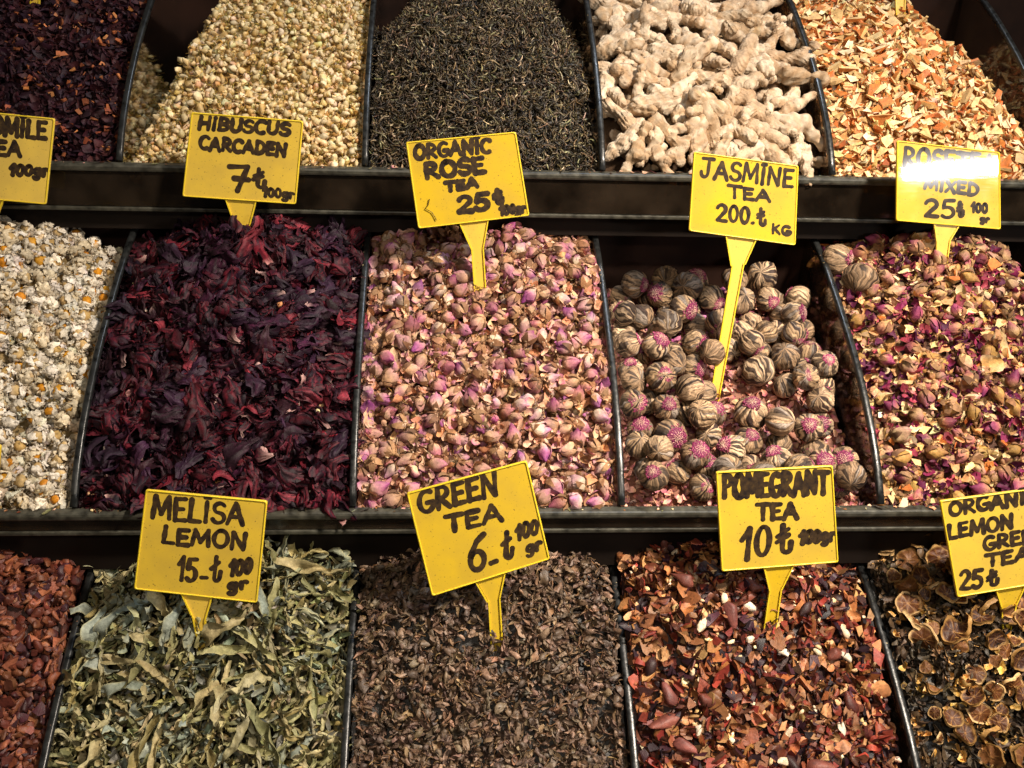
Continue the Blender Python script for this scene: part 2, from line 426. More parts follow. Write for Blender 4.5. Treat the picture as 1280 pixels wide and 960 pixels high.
def sides(bf, hp, protos, col, n=330, seed=0, size=(0.8, 1.15), vary=0.18, mi=0, sink=0.004):
    """the tea as it lies against the clear dividers: a packed skin down each side of the heap"""
    r = np.random.default_rng(seed + 900 + hp.j)
    for sd in (0, 1):
        if (sd == 0 and hp.amin > 0) or (sd == 1 and hp.amax < 0.98): continue
        a = 0.0 if sd == 0 else 1.0; nx = -1.0 if sd == 0 else 1.0
        yy = np.linspace(0.012, 0.275, 24); top = hp.loc(np.full(24, a), yy) - 0.003
        X = hp.x0 + a * hp.w - nx * sink
        V = [(X, hp.y0 + y, hp.z0 + z) for y, z in zip(yy, top)] + [(X, hp.y0 + y, hp.z0 + min(-0.055, z - 0.01)) for y, z in zip(yy, top)]
        bf.proto(P(V, [(i, i + 1, 25 + i, 24 + i) for i in range(23)], col), mi)
        y = r.uniform(0.026, 0.262, n); zt = hp.loc(np.full(n, a), y) - 0.002; z = zt - np.abs(r.uniform(0, 1, n)) * np.minimum(0.075, np.maximum(zt + 0.055, 0.005))
        T = np.stack([np.full(n, X) - nx * r.uniform(0.0, 0.003, n), hp.y0 + y, hp.z0 + z], -1)
        nr = np.tile(np.array([nx, 0.0, 0.0]), (n, 1)); Mx = frames(nr, r, 0.15, False) * r.uniform(size[0], size[1], n)[:, None, None]
        g = np.exp(r.normal(size=(n, 1)) * vary) * np.ones((1, 3)); pick = r.integers(len(protos), size=n)
        for i, p in enumerate(protos): bf.many(p, Mx[pick == i], T[pick == i], g[pick == i], mi)

def heap_obj(name, bf, mats, label, cat):
    o = obj(name, bf.mesh(name, mats)); tag(o, label, cat, kind='stuff'); return o

def darts(hp, n, rad, seed, margin=0.04, y_lo=0.004, y_hi=None, keep=None, tries=60):
    """spread n points over the heap's surface, no two closer than rad"""
    r = np.random.default_rng(seed); pts = np.zeros((0, 3)); out = []
    A, Y = hp.sample(n * tries, r, margin, y_lo, y_hi)
    Q = hp.pos(A, Y)
    if keep is not None: ok = keep(A, Y, r)
    for i in range(len(A)):
        if keep is not None and not ok[i]: continue
        if len(pts) and np.min(((pts - Q[i]) ** 2).sum(1)) < rad * rad: continue
        pts = np.vstack([pts, Q[i]]); out.append((A[i], Y[i]))
        if len(out) >= n: break
    o = np.array(out); return o[:, 0], o[:, 1]

def to_mat(R, t):
    return Matrix([[*map(float, R[i]), float(t[i])] for i in range(3)] + [[0, 0, 0, 1]])

def individuals(hp, meshes, n, rad, name, label, cat, group, size=(0.9, 1.1), lift=0.0, tilt=0.35, roll=False, seed=0, y_hi=None, y_lo=0.004, keep=None,
                margin=0.04, weights=None):
    """one object per piece lying on top of the heap; label may be a function of (mesh index, a, y)"""
    a, y = darts(hp, n, rad, seed + 11, margin, y_lo, y_hi, keep)
    r = np.random.default_rng(seed + 12)
    nr = hp.normal(a, y); T = hp.pos(a, y) + nr * lift
    R = frames(nr, r, tilt, roll); sc = r.uniform(size[0], size[1], len(a))
    wts = None if weights is None else np.asarray(weights, float) / np.sum(weights)
    pick = r.choice(len(meshes), len(a), p=wts); res = []
    for i in range(len(a)):
        me = meshes[pick[i]]
        kids = []
        if isinstance(me, tuple): me, kids = me[0], me[1:]
        o = bpy.data.objects.new(name, me); COL.objects.link(o)
        o.matrix_world = to_mat(R[i] * sc[i], T[i])
        lb = label(pick[i], a[i], y[i]) if callable(label) else label
        tag(o, lb, cat, group)
        for kn, km in kids:
            c = bpy.data.objects.new(kn, km); COL.objects.link(c); c.parent = o
        res.append(o)
    return res

# ------------------------------------------------------------------ piece shapes
def sheet(L, Wd, nu, nv, seed, curl=0.6, bend=0.5, crump=0.15, c0=(0.3, 0.2, 0.1), c1=None, edge=None, tipw=0.1, ripple=0.0, twist=0.0):
    """a dried petal or leaf: a thin tapered blade, rolled across and bent along; x along, z up"""
    r = np.random.default_rng(seed)
    u = np.linspace(0, 1, nu)[:, None] * np.ones((1, nv)); v = np.linspace(-1, 1, nv)[None] * np.ones((nu, 1))
    wd = np.clip(np.sin(np.pi * np.clip(u * (1 - tipw) + tipw * 0.6, 0, 1)), 0.06, 1) ** 0.8
    x = (u - 0.5) * L; yw = v * wd * Wd * 0.5
    th = v * wd * curl * 1.5
    y = np.where(abs(curl) > 1e-3, np.sin(th) * Wd * 0.5 / max(abs(curl * 1.5), 1e-3), yw); z = (1 - np.cos(th)) * Wd * 0.5 / max(abs(curl * 1.5), 1e-3)
    z = z + ripple * Wd * np.sin(u * r.uniform(9, 15) + r.uniform(0, 6)) * v
    if twist:
        zc = z - z.mean(); ca, sa = np.cos(twist * (u - 0.5)), np.sin(twist * (u - 0.5)); y, z = y * ca - zc * sa, y * sa + zc * ca
    ph = (u - 0.5) * bend * 2
    R0 = L / max(abs(bend * 2), 1e-3) * np.sign(bend if bend else 1)
    X = np.sin(ph) * (R0 - z); Z = R0 - np.cos(ph) * (R0 - z)
    V = np.stack([X, y, Z], -1).reshape(-1, 3)
    V = wob(V, crump * Wd * 0.5, 2.2 / Wd, seed); V = wob(V, crump * Wd * 0.18, 6 / Wd, seed + 1)
    V -= V.mean(0)
    c1 = c0 if c1 is None else c1
    col = mix(c0, c1, np.clip(u.ravel() + r.normal(size=nu * nv) * 0.08, 0, 1))
    if edge is not None: col = mix(col, edge, (np.abs(v.ravel()) ** 4) * 0.7)
    return P(V, grid_faces(nu, nv), col)

def slab(pts, th, top, bot, seed, bend=0.0, side=None):
    """a chip: a flat many-sided slab with its own top and underside colours"""
    r = np.random.default_rng(seed); n = len(pts); pts = np.asarray(pts, float)
    def lift(p, z): return np.c_[p, z + bend * (p ** 2).sum(1) / 0.01]
    jit = lambda: r.normal(size=n) * th * 0.2
    A = lift(pts, th / 2 + jit()); B = lift(pts * 0.93, -th / 2 + jit())
    mA = A.mean(0, keepdims=True); mB = B.mean(0, keepdims=True)
    side = bot if side is None else side
    p1 = P(np.r_[A, mA], [(i, (i + 1) % n, n) for i in range(n)], top)
    p2 = P(np.r_[B, mB], [((i + 1) % n, i, n) for i in range(n)], bot)
    p3 = P(np.r_[A, B], [(i, n + i, n + (i + 1) % n, (i + 1) % n) for i in range(n)], side)
    return join(p1, p2, p3)

def chip(size, seed, top, bot, th=0.25, bend=0.0, elong=1.0):
    r = np.random.default_rng(seed); n = r.integers(4, 7)
    an = np.sort(r.uniform(0, 2 * np.pi, n) * 0.35 + np.arange(n) * 2 * np.pi / n)
    rad = size * 0.5 * r.uniform(0.65, 1.15, n)
    pts = np.c_[np.cos(an) * rad * elong, np.sin(an) * rad / elong ** 0.5]
    return slab(pts, size * th, top, bot, seed, bend * size)

def lump(size, seed, col, amp=0.3, freq=1.6, nu=7, nv=9, el=(1, 0.75, 0.6), col2=None):
    """a rough nugget"""
    th = np.linspace(0.02, np.pi - 0.02, nu)[:, None] * np.ones((1, nv)); ph = np.linspace(0, 2 * np.pi, nv, endpoint=False)[None] * np.ones((nu, 1))
    V = np.stack([np.cos(th), np.sin(th) * np.cos(ph), np.sin(th) * np.sin(ph)], -1).reshape(-1, 3)
    V = wob(V, amp, freq, seed); V = wob(V, amp * 0.4, freq * 2.6, seed + 9)
    V = V * np.asarray(el) * size * 0.5
    r = np.random.default_rng(seed)
    c = np.tile(np.asarray(col, float), (len(V), 1))
    if col2 is not None: c = mix(c, col2, np.clip(0.5 + 0.6 * np.sin(V @ (r.normal(size=3) * 4 / size)), 0, 1))
    q = grid_faces(nu, nv, True) + [tuple(range(nv))[::-1], tuple((nu - 1) * nv + s for s in range(nv))]
    return P(V, q, c)

def strand(L, rad, seed, col, tip, n=9, ns=5, bend=1.0, flat=0.6):
    """a twisted wiry tea leaf"""
    r = np.random.default_rng(seed)
    t = np.linspace(0, 1, n); k1, k2 = r.normal(size=2) * bend; k3 = r.normal() * bend * 0.8
    ang = np.cumsum((k1 + k2 * np.sin(t * 5 + r.uniform(0, 6))) / n); el = np.cumsum(np.full(n, k3 / n)) * 0.7
    D = np.stack([np.cos(ang) * np.cos(el), np.sin(ang) * np.cos(el), np.sin(el)], -1)
    Cc = np.cumsum(D, 0) * L / n; Cc -= Cc.mean(0)
    V = []; col_ = []
    for i in range(n):
        d = D[i]; a = np.cross(d, [0, 0, 1]); a /= np.linalg.norm(a); b = np.cross(d, a)
        rr = rad * (0.35 + 0.65 * math.sin(math.pi * min(0.95, 0.12 + 0.85 * t[i])) ** 0.6) * r.uniform(0.8, 1.2); tw = t[i] * 5
        for s in range(ns):
            g = 2 * math.pi * s / ns
            ca, cb = math.cos(g), math.sin(g) * flat
            V.append(Cc[i] + (a * (ca * math.cos(tw) - cb * math.sin(tw)) + b * (ca * math.sin(tw) + cb * math.cos(tw))) * rr)
            col_.append(mix(col, tip, min(1, max(0, t[i] * 1.2 - 0.3 + 0.25 * math.cos(g)))))
    return P(V, grid_faces(n, ns, True) + [tuple(range(ns))[::-1], tuple((n - 1) * ns + s for s in range(ns))], np.array(col_))

def rosebud(seed, L=0.017, base=None, mid=None, tip=None, open_=0.0, sepal=None):
    """teardrop bud of overlapping spiral petals, axis along x, with sepals, a hip and loose outer petals"""
    r = np.random.default_rng(seed); nu, nv = 11, 16
    fat = r.uniform(0.29, 0.38)
    t = np.linspace(0.0, 1, nu)[:, None] * np.ones((1, nv)); g = np.linspace(0, 2 * np.pi, nv, endpoint=False)[None] * np.ones((nu, 1))
    rad = fat * np.sin(np.pi * np.clip(t, 0.02, 0.985) ** (0.8)) ** 0.8 * (1 - 0.25 * t)
    saw = ((g / (2 * np.pi) * 3 + t * 0.9 + r.uniform()) % 1.0)
    rad = rad * (0.90 + 0.20 * saw)
    V = np.stack([t - 0.4, rad * np.cos(g), rad * np.sin(g)], -1).reshape(-1, 3)
    V = wob(V, 0.025, 7, seed)
    tt = t.ravel(); ss = saw.ravel()
    col = mix(base, mid, np.clip(tt * 2.2 - 0.25, 0, 1)); col = mix(col, tip, np.clip(np.clip((tt - 0.38) * 1.9, 0, 1) * (0.55 + 0.6 * ss) * r.uniform(0.5, 1.25), 0, 1)); col = mix(col, mid * 0.55, np.clip(1 - ss * 5, 0, 1) * 0.8)
    ps = [P(V, grid_faces(nu, nv, True) + [tuple(range(nv))[::-1], tuple((nu - 1) * nv + s for s in range(nv))], col)]
    for k in range(3):                                                # loose outer petals
        g0 = r.uniform(0, 6.28); span = r.uniform(0.6, 1.0); a, b = 6, 5; t0, t1 = 0.05, r.uniform(0.6, 0.95)
        u = np.linspace(0, 1, a)[:, None] * np.ones((1, b)); v = np.linspace(-1, 1, b)[None] * np.ones((a, 1))
        tt = t0 + (t1 - t0) * u; gg = g0 + v * span * np.sin(np.pi * np.clip(u * 0.8 + 0.2, 0, 0.97)) ** 0.5
        rr = fat * np.sin(np.pi * np.clip(tt, 0.02, 0.98) ** 0.8) ** 0.8 * (1 - 0.25 * tt) * (1.08 + (0.14 + open_ * r.uniform(0.2, 0.9)) * u ** 2)
        Vp = np.stack([tt - 0.4, rr * np.cos(gg), rr * np.sin(gg)], -1).reshape(-1, 3); Vp = wob(Vp, 0.04, 8, seed + k); Vp = wob(Vp, 0.015, 22, seed + k + 3)
        cp = mix(mix(base, mid, np.clip(u.ravel() * 1.4, 0, 1)), tip, np.clip(u.ravel() - 0.4, 0, 1) * r.uniform(0.3, 1.3))
        ps.append(P(Vp, grid_faces(a, b), cp))
    for k in range(4):                                                # sepals
        g0 = k * 1.57 + r.uniform(-0.3, 0.3); ln = r.uniform(0.35, 0.65); a = 5
        Vs = []
        for i in range(a):
            u = i / (a - 1); x = u * ln - 0.4; rr = fat * math.sin(math.pi * max(0.03, min(0.97, u * ln)) ** 0.8) ** 0.8 * 1.16 + 0.03 + 0.06 * u * r.uniform(-0.3, 1.5)
            wd = 0.20 * (1 - u) ** 0.8 + 0.01
            for s in (-1, 1): Vs.append((x, rr * math.cos(g0 + s * wd / max(rr, 0.08)), rr * math.sin(g0 + s * wd / max(rr, 0.08))))
        ps.append(P(Vs, grid_faces(a, 2), sepal * r.uniform(0.7, 1.2)))
    hip = lump(0.24, seed + 5, sepal * 0.9, amp=0.12, nu=5, nv=7, el=(1.2, 0.9, 0.9)); ps.append(xf(hip, t=(-0.47, 0, 0)))
    st = strand(0.28, 0.035, seed + 6, sepal, sepal, n=4, ns=4, bend=0.4); ps.append(xf(st, t=(-0.66, 0, 0)))
    return xf(join(*ps), s=L)

def rose_set(n, seed, pal):
    out = []; r = np.random.default_rng(seed)
    for i in range(n):
        b, m, t = pal[r.integers(len(pal))]
        out.append(rosebud(seed + i * 7, 0.0170, C(b) * 0.84, C(m) * 0.84, C(t) * 0.86, open_=r.uniform(0.2, 1.0) if i % 5 < 3 else 0.0, sepal=C(['#966c4c', '#865e44', '#a07a58', '#7c5c46'][i % 4])))
    return out

def jasmine_bud(seed, L=0.0088):
    r = np.random.default_rng(seed); nu, nv = 8, 9
    t = np.linspace(0, 1, nu)[:, None] * np.ones((1, nv)); g = np.linspace(0, 2 * np.pi, nv, endpoint=False)[None] * np.ones((nu, 1))
    rad = r.uniform(0.20, 0.36) * np.sin(np.pi * np.clip(t, 0.03, 0.98) ** r.uniform(0.6, 1.5)) ** 0.75 * (1 + 0.13 * np.cos(int(r.integers(3, 6)) * g + 3 * t))
    V = np.stack([t - 0.5, rad * np.cos(g), rad * np.sin(g)], -1).reshape(-1, 3); V = wob(V, 0.075, 5, seed); V = wob(V, 0.02, 14, seed + 1)
    base = C(['#e8d3a4', '#e4c894', '#ead9b6', '#d8b87c', '#e6d2ac', '#bd9a5e', '#eadcc0'][seed % 7]); tip = C('#efe3c6'); end = C('#b08a44')
    tt = t.ravel(); col = mix(mix(end, base, np.clip(tt * 5, 0, 1)), tip, np.clip(tt * 1.6 - 0.6, 0, 1) * 0.6)
    body = P(V, grid_faces(nu, nv, True) + [tuple(range(nv))[::-1], tuple((nu - 1) * nv + s for s in range(nv))], col)
    tube = strand(0.45, 0.05, seed, C('#b98f46'), C('#a88a50'), n=5, ns=4, bend=1.0)
    q = xf(join(body, xf(tube, t=(-0.68, 0, 0))), s=L)
    return (q[0], q[1], q[2], q[3] * np.array([0.80, 0.76, 0.66]))

def ginger(seed):
    """a knobbly dried root: branching lumps fused by a voxel remesh"""
    r = np.random.default_rng(seed); parts = []
    L = r.uniform(0.046, 0.068); n = 6
    def lobe(p, d, ln, r0, r1):
        k = max(3, int(ln / 0.0055))
        for i in range(k):
            t = i / (k - 1); rr = (r0 * (1 - t) + r1 * t) * (0.93 + 0.10 * math.sin(t * 7 + r.uniform(0, 1)))
            parts.append((np.asarray(p) + np.asarray(d) * ln * t + r.normal(size=3) * 0.0006, rr))
    r0 = r.uniform(0.0078, 0.0108)
    bn = r.uniform(-.35, .35); lobe((-L / 2, 0, 0), (1, bn, 0), L * 0.55, r0 * r.uniform(0.6, 0.9), r0); lobe((L * 0.05, bn * L * 0.55, 0), (1, -bn, r.uniform(-.15, .15)), L * 0.45, r0, r0 * r.uniform(0.5, 0.8))
    for k in range(int(r.choice(3, p=(0.35, 0.45, 0.20)))):
        x = r.uniform(-0.42, 0.42) * L; an = r.uniform(0.5, 1.2) * r.choice([-1, 1]); sgn = r.choice([-1, 1])
        lobe((x, 0, 0), (math.cos(an) * sgn, math.sin(an), r.uniform(-.35, .35)), r.uniform(0.009, 0.018), r0 * 0.85, r0 * r.uniform(0.5, 0.8))
    bf = Buf()
    for c, rr in parts:
        s = lump(2 * rr, 1, (0.5, 0.4, 0.3), amp=0.0, nu=7, nv=10, el=(1, 1, 1)); bf.proto(xf(s, t=c))
    me = bf.mesh('tmp', M_root); o = bpy.data.objects.new('tmp', me); COL.objects.link(o)
    md = o.modifiers.new('r', 'REMESH'); md.mode = 'VOXEL'; md.voxel_size = 0.0012
    sm = o.modifiers.new('s', 'SMOOTH'); sm.factor = 0.5; sm.iterations = 4
    dg = bpy.context.evaluated_depsgraph_get(); ev = o.evaluated_get(dg).to_mesh()
    V = np.zeros(len(ev.vertices) * 3); ev.vertices.foreach_get('co', V); V = V.reshape(-1, 3)
    polys = [tuple(p.vertices) for p in ev.polygons]
    o.evaluated_get(dg).to_mesh_clear(); bpy.data.objects.remove(o); bpy.data.meshes.remove(me)
    V = wob(V, 0.0009, 240, seed); V = wob(V * np.array([0.35, 1, 1]), 0.0004, 1500, seed + 3) / np.array([0.35, 1, 1])
    V[:, 0] += 0
    base = C(['#bca68c', '#b49a7e', '#c2ae96', '#aa9276'][seed % 4])
    nz = np.sin(V @ (r.normal(size=3) * 160)) * np.sin(V @ (r.normal(size=3) * 220))
    col = mix(base, C('#a5825c'), np.clip(nz * 0.6, 0, 0.45)); col = mix(col, C('#d4c4ac'), np.clip(-nz * 0.7, 0, 0.5))
    return P(V, polys, col)

def peel_set(n, seed):
    out = []; r = np.random.default_rng(seed)
    for i in range(n):
        pith = C(['#e2c48e', '#d8b47c', '#e4cca2', '#cea66c'][i % 4]); skin = C(['#b2622a', '#a25422', '#bc7034'][i % 3])
        a, b = (skin, pith) if r.uniform() < 0.42 else ((pith, skin) if r.uniform() < 0.4 else (pith, pith * 0.9))
        out.append(chip(r.uniform(0.009, 0.016), seed + i, a, b, th=r.uniform(0.14, 0.26), bend=r.uniform(-1.2, 1.2), elong=r.uniform(1, 1.6)))
    return out

def chamomile(seed):
    """dried chamomile head: a domed disc wrapped in shrivelled pale petals; z is its face"""
    r = np.random.default_rng(seed); R = 0.0045 * r.uniform(0.85, 1.15); ps = []
    yolk = C(['#c8861c', '#b8985e', '#c2a470', '#c07c1e', '#b09058', '#c2a06a', '#cc9228'][seed % 7])
    tn = C(['#c4aa80', '#b89c74', '#cdb592'][seed % 3])
    d = lump(2 * R, seed, yolk, amp=0.10, freq=3, nu=8, nv=11, el=(0.95, 1, 1)); d = xf(d, rotm((0, 1, 0), -math.pi / 2))
    dc = d[3].copy(); k = d[0][:, 2] < 0.0006; dc[k] = tn
    V = wob(d[0], R * 0.09, 2600, seed + 2); ps.append((V, d[1], d[2], dc))
    white = C(['#e2d6c0', '#d4c4a6', '#e6dccc'][seed % 3])
    m = r.integers(13, 18)
    for i in range(m):
        g = i * 2.4 + r.uniform(-.4, .4); el = r.uniform(-0.9, 0.50 if seed % 3 == 0 else 1.0)
        s = sheet(0.0085 * r.uniform(0.7, 1.1), 0.0058, 7, 6, seed * 31 + i, curl=r.uniform(0.5, 1.0), bend=r.uniform(0.5, 1.1), crump=0.36, c0=white * r.uniform(0.75, 1.0), c1=white * r.uniform(0.9, 1.0), tipw=0.4, ripple=0.2)
        n = np.array([math.cos(g) * math.cos(el), math.sin(g) * math.cos(el), math.sin(el)])
        s = xf(s, rotm((0, 0, 1), g) @ rotm((0, 1, 0), math.pi / 2 - el) @ rotm((1, 0, 0), math.pi) @ rotm((0, 0, 1), r.uniform(0, 6.28)), t=n * R * r.uniform(1.06, 1.3)); ps.append(s)
    return join(*ps)

def hibiscus(seed):
    """dried calyx: ridged, shredded lobes folding up from a cup; x is its axis"""
    r = np.random.default_rng(seed); ps = []; L = r.uniform(0.025, 0.036)
    dark = C(['#1e1016', '#22111a', '#1a0f18', '#291218', '#20131d'][seed % 5]); red = C(['#641a2a', '#7c1e2c', '#441632', '#92303c', '#341a30'][(seed // 2) % 5])
    nl = r.integers(5, 8); opn = r.uniform(0.10, 0.26); tw = r.uniform(-1.8, 1.8)
    for i in range(nl):
        a, b = 14, 9; g0 = i * 2 * math.pi / nl + r.uniform(-.35, .35)
        u = np.linspace(0, 1, a)[:, None] * np.ones((1, b)); v = np.linspace(-1, 1, b)[None] * np.ones((a, 1))
        ln = r.uniform(0.6, 1.1); hook = r.uniform(-0.9, 1.1); fr = r.uniform(6, 11)
        rad = (0.06 + opn * np.sin(np.pi * np.clip(u * 0.75, 0, 1)) + hook * 0.20 * u ** 3)
        wd = (0.11 + 0.06 * np.sin(np.pi * u)) * np.clip(1.25 - u ** 3, 0.3, 1) + 0.012
        gg = g0 + tw * u + 0.4 * np.sin(u * 5 + i) + v * wd / np.maximum(rad, 0.10)
        rr = rad * (1 + 0.10 * np.cos(v * fr + i)) + 0.05 * np.abs(v) * np.sin(u * 9 + seed + i)
        V = np.stack([u * ln - 0.45, rr * np.cos(gg), rr * np.sin(gg)], -1).reshape(-1, 3)
        V = wob(V, 0.055, 6, seed * 9 + i); V = wob(V, 0.030, 16, seed * 9 + i + 4); V = wob(V, 0.012, 40, seed * 9 + i + 6)
        lobe_red = r.uniform(0, 1) ** 3.2
        col = mix(dark, red, np.clip(lobe_red * (0.3 + 0.9 * (u.ravel())) + r.normal(size=a * b) * 0.12 + 0.25 * np.cos(v.ravel() * fr), 0, 1))
        if r.uniform() < 0.08: col = mix(col, C('#c9a29a'), np.clip((u.ravel() - 0.8) * 5, 0, 1) * 0.8)
        ps.append(P(V, grid_faces(a, b), col))
    return xf(join(*ps), s=L)

def tea_ball(seed, R=0.0137):
    """hand-tied tea ball: leaf strips of uneven width bound along the meridians; z is the pole that opens on the flower"""
    r = np.random.default_rng(seed); nu, nv = 34, 132; ns = int(r.integers(30, 46))
    th = np.linspace(0.03, np.pi - 0.03, nu)[:, None] * np.ones((1, nv)); g = np.linspace(0, 2 * np.pi, nv, endpoint=False)[None] * np.ones((nu, 1))
    gw = g + r.uniform(-0.45, 0.45) * np.cos(th) + 0.14 * np.sin(1.7 * th + 2 * g + r.uniform(0, 6)) * r.uniform(0, 1) + 0.10 * np.sin(2.3 * th + 3 * g + r.uniform(0, 6)) + 0.05 * np.sin(5 * th + 7 * g + r.uniform(0, 6))
    edge = np.sort((np.arange(ns) + r.uniform(-0.48, 0.48, ns)) * 2 * np.pi / ns)
    gm = gw % (2 * np.pi); idx = np.searchsorted(edge, gm) % ns
    lo = edge[idx - 1]; hi = edge[idx]; wd = (hi - lo) % (2 * np.pi); f = ((gm - lo) % (2 * np.pi)) / np.maximum(wd, 1e-3)
    prof = np.clip(np.sin(np.pi * np.clip(f, 0, 1)), 0, 1) ** 0.5
    tone = r.choice(4, ns, p=(0.64, 0.20, 0.09, 0.07)); ph = r.uniform(0, 6.28, ns); hgt = r.uniform(-0.018, 0.022, ns); mean = r.uniform(0.6, 1.1, ns)
    pal = np.stack([C(['#d4b28e', '#c8a680', '#dcbc98', '#bc9a78'][seed % 4]), C('#a08468'), C('#ac9c8e'), C('#44342e')])
    along = np.sin(th * 1.6 + ph[idx])
    col = pal[tone[idx]] * (0.80 + 0.28 * along)[..., None] * mean[idx][..., None]
    swap = (along < -0.72) & (tone[idx] == 0); col[swap] = C('#4a3c32')
    streak = 0.86 + 0.2 * np.sin(gw * 61 + 9 * np.sin(th * 2)) ; col = col * streak[..., None]
    col = mix(C('#1c1714'), col.reshape(-1, 3), np.clip(prof.ravel() * 1.5 - 0.15, 0, 1))
    rad = R * (1 + (hgt[idx] + 0.035 * (prof - 0.6)) * np.sin(th) ** 0.7)
    V = np.stack([rad * np.sin(th) * np.cos(g), rad * np.sin(th) * np.sin(g), rad * np.cos(th) * 0.94], -1).reshape(-1, 3)
    V = wob(V, 0.0008, 140, seed); V = wob(V, 0.00035, 600, seed + 1)
    return P(V, grid_faces(nu, nv, True) + [tuple(range(nv))[::-1], tuple((nu - 1) * nv + s for s in range(nv))], col)

def blossom(seed, R=0.0137):
    """the pink flower head showing at the pole of a tea ball: a dense cushion of small florets, paler in the middle"""
    r = np.random.default_rng(seed); ps = []
    pinks = [C(c) for c in ('#a03264', '#b44474', '#8c2858', '#c46a8c', '#a83c68')]
    wide = r.uniform(0.44, 0.70)
    for k in range(210):
        q = math.sqrt((k + 0.5) / 210); g = k * 2.39996 + r.uniform(-.25, .25); rr = q * wide * (1 + 0.12 * math.sin(3 * g + seed))
        c = mix(C('#e4bfaa'), pinks[r.integers(5)], min(1, max(0, (q - 0.22) * 1.7 + r.normal() * 0.2))) * r.uniform(0.75, 1.1)
        s = strand(R * r.uniform(0.09, 0.20), R * 0.030, seed * 300 + k, c * 0.85, c, n=4, ns=4, bend=0.8)
        z = math.sqrt(1 - rr * rr) * 0.94 * R + R * 0.02 * (1 - q)
        s = xf(s, rotm((0, 0, 1), g) @ rotm((0, 1, 0), -0.5 + q * 0.75 + r.normal() * 0.25), t=(math.cos(g) * rr * R, math.sin(g) * rr * R, z)); ps.append(s)
    cap_n = 16
    V = [(0, 0, 0.955 * R)]
    for rr in (wide * 0.45, wide * 0.85):
        V += [(math.cos(k * 2 * math.pi / cap_n) * rr * R, math.sin(k * 2 * math.pi / cap_n) * rr * R, math.sqrt(1 - rr * rr) * 0.94 * R * 1.015) for k in range(cap_n)]
    q = [(0, 1 + k, 1 + (k + 1) % cap_n) for k in range(cap_n)] + [(1 + k, 1 + cap_n + k, 1 + cap_n + (k + 1) % cap_n, 1 + (k + 1) % cap_n) for k in range(cap_n)]
    ps.append(P(V, q, C('#6a2048')))
    return join(*ps)

def citrus_slice(seed, R=0.017):
    """dried citrus slice: thin warped disc with a pale rind ring, dark pulp and pale spokes"""
    r = np.random.default_rng(seed); nr, ng = 12, 48; nseg = r.integers(8, 11); ph = r.uniform(0, 6)
    rr = np.linspace(0.0, 1, nr)[:, None] * np.ones((1, ng)); g = np.linspace(0, 2 * np.pi, ng, endpoint=False)[None] * np.ones((nr, 1))
    shr = 1 - 0.12 * np.abs(np.sin(g * 1.5 + ph)) * rr ** 2 + 0.05 * np.sin(5 * g + ph) * rr ** 2
    spoke = np.abs(np.sin((g + ph) * nseg / 2)); sp = np.clip(1 - spoke * 3.2, 0, 1)
    th = 0.0011 + 0.0016 * np.clip((rr - 0.86) / 0.1, 0, 1) + 0.0006 * sp - 0.0005 * np.sin(np.pi * rr)
    wa, wb = r.uniform(-0.34, 0.34), r.uniform(-0.28, 0.28); g1 = r.uniform(0, 6); el = r.uniform(0.78, 1)
    warp = R * (wa * rr ** 2 * np.cos(2 * (g - g1)) + wb * rr ** 2 + 0.06 * rr * np.sin(3 * g + ph) + 0.03 * rr * np.sin(7 * g + 2 * ph))
    rind = C(['#c09a62', '#a47c46', '#cca874', '#8e6a3a'][seed % 4]); pulp = C(['#4e2a14', '#3e2010', '#5e3618', '#6e4626'][seed % 4]); lite = C(['#b08048', '#9a6e3c'][seed % 2])
    col = mix(pulp, lite, (sp * np.clip(1.2 - np.abs(rr - 0.45), 0, 1) * 0.8).ravel()); col = mix(col, lite, np.clip(1 - rr.ravel() * 6, 0, 1))
    rim = np.clip((rr.ravel() - 0.80) / 0.07, 0, 1); col = mix(col, rind, rim)
    X = rr * shr * np.cos(g) * R; Y = rr * shr * np.sin(g) * R * el
    A = np.stack([X, Y, warp + th], -1).reshape(-1, 3); B = np.stack([X, Y, warp - th], -1).reshape(-1, 3)
    A = wob(A, 0.0004, 700, seed); 
    q = grid_faces(nr, ng, True); qb = [tuple(x + nr * ng for x in f[::-1]) for f in q]
    e = (nr - 1) * ng; qs = [(e + k, e + nr * ng + k, e + nr * ng + (k + 1) % ng, e + (k + 1) % ng) for k in range(ng)]
    return P(np.r_[A, B], q + qb + qs, np.r_[col, col])

def bake(name, ps, mat, smooth=True):
    out = []
    for p in ps:
        bf = Buf(); bf.proto(p); out.append(bf.mesh(name, mat, smooth))
    return out

# ------------------------------------------------------------------ the teas, tray by tray
HP = {}
def S(n, f): return [f(i) for i in range(n)]

# --- top row, first tray: dark maroon petals
hp = HP[1, -1] = Heap(1, -1, bump=0.012, amin=0.28, right=0.004, seed=1)
bf = Buf(); base_sheet(bf, hp, C('#24121a'))
pet = S(14, lambda i: sheet(0.012, 0.009, 5, 4, 300 + i, curl=0.7, bend=0.6, crump=0.5, c0=C(['#2c151b', '#20101a', '#36191f', '#281420'][i % 4]), c1=C(['#381a1f', '#24131c', '#462220'][i % 3])))
tan_ = S(6, lambda i: chip(0.009, 340 + i, C(['#9a5c34', '#b07044', '#7a4028'][i % 3]), C('#8a5030'), th=0.2, bend=1))
scatter(bf, hp, pet, 5200, depth=(-0.008, 0.001), size=(0.6, 1.3), tilt=0.6, seed=1)
scatter(bf, hp, tan_, 330, depth=(-0.002, 0.001), size=(0.5, 1.1), tilt=0.5, seed=2)
sides(bf, hp, pet, C("#24121a"))
heap_obj('petal_tea', bf, M_petal, 'heap of dark maroon dried petals with tan flecks above the chamomile', 'loose tea')

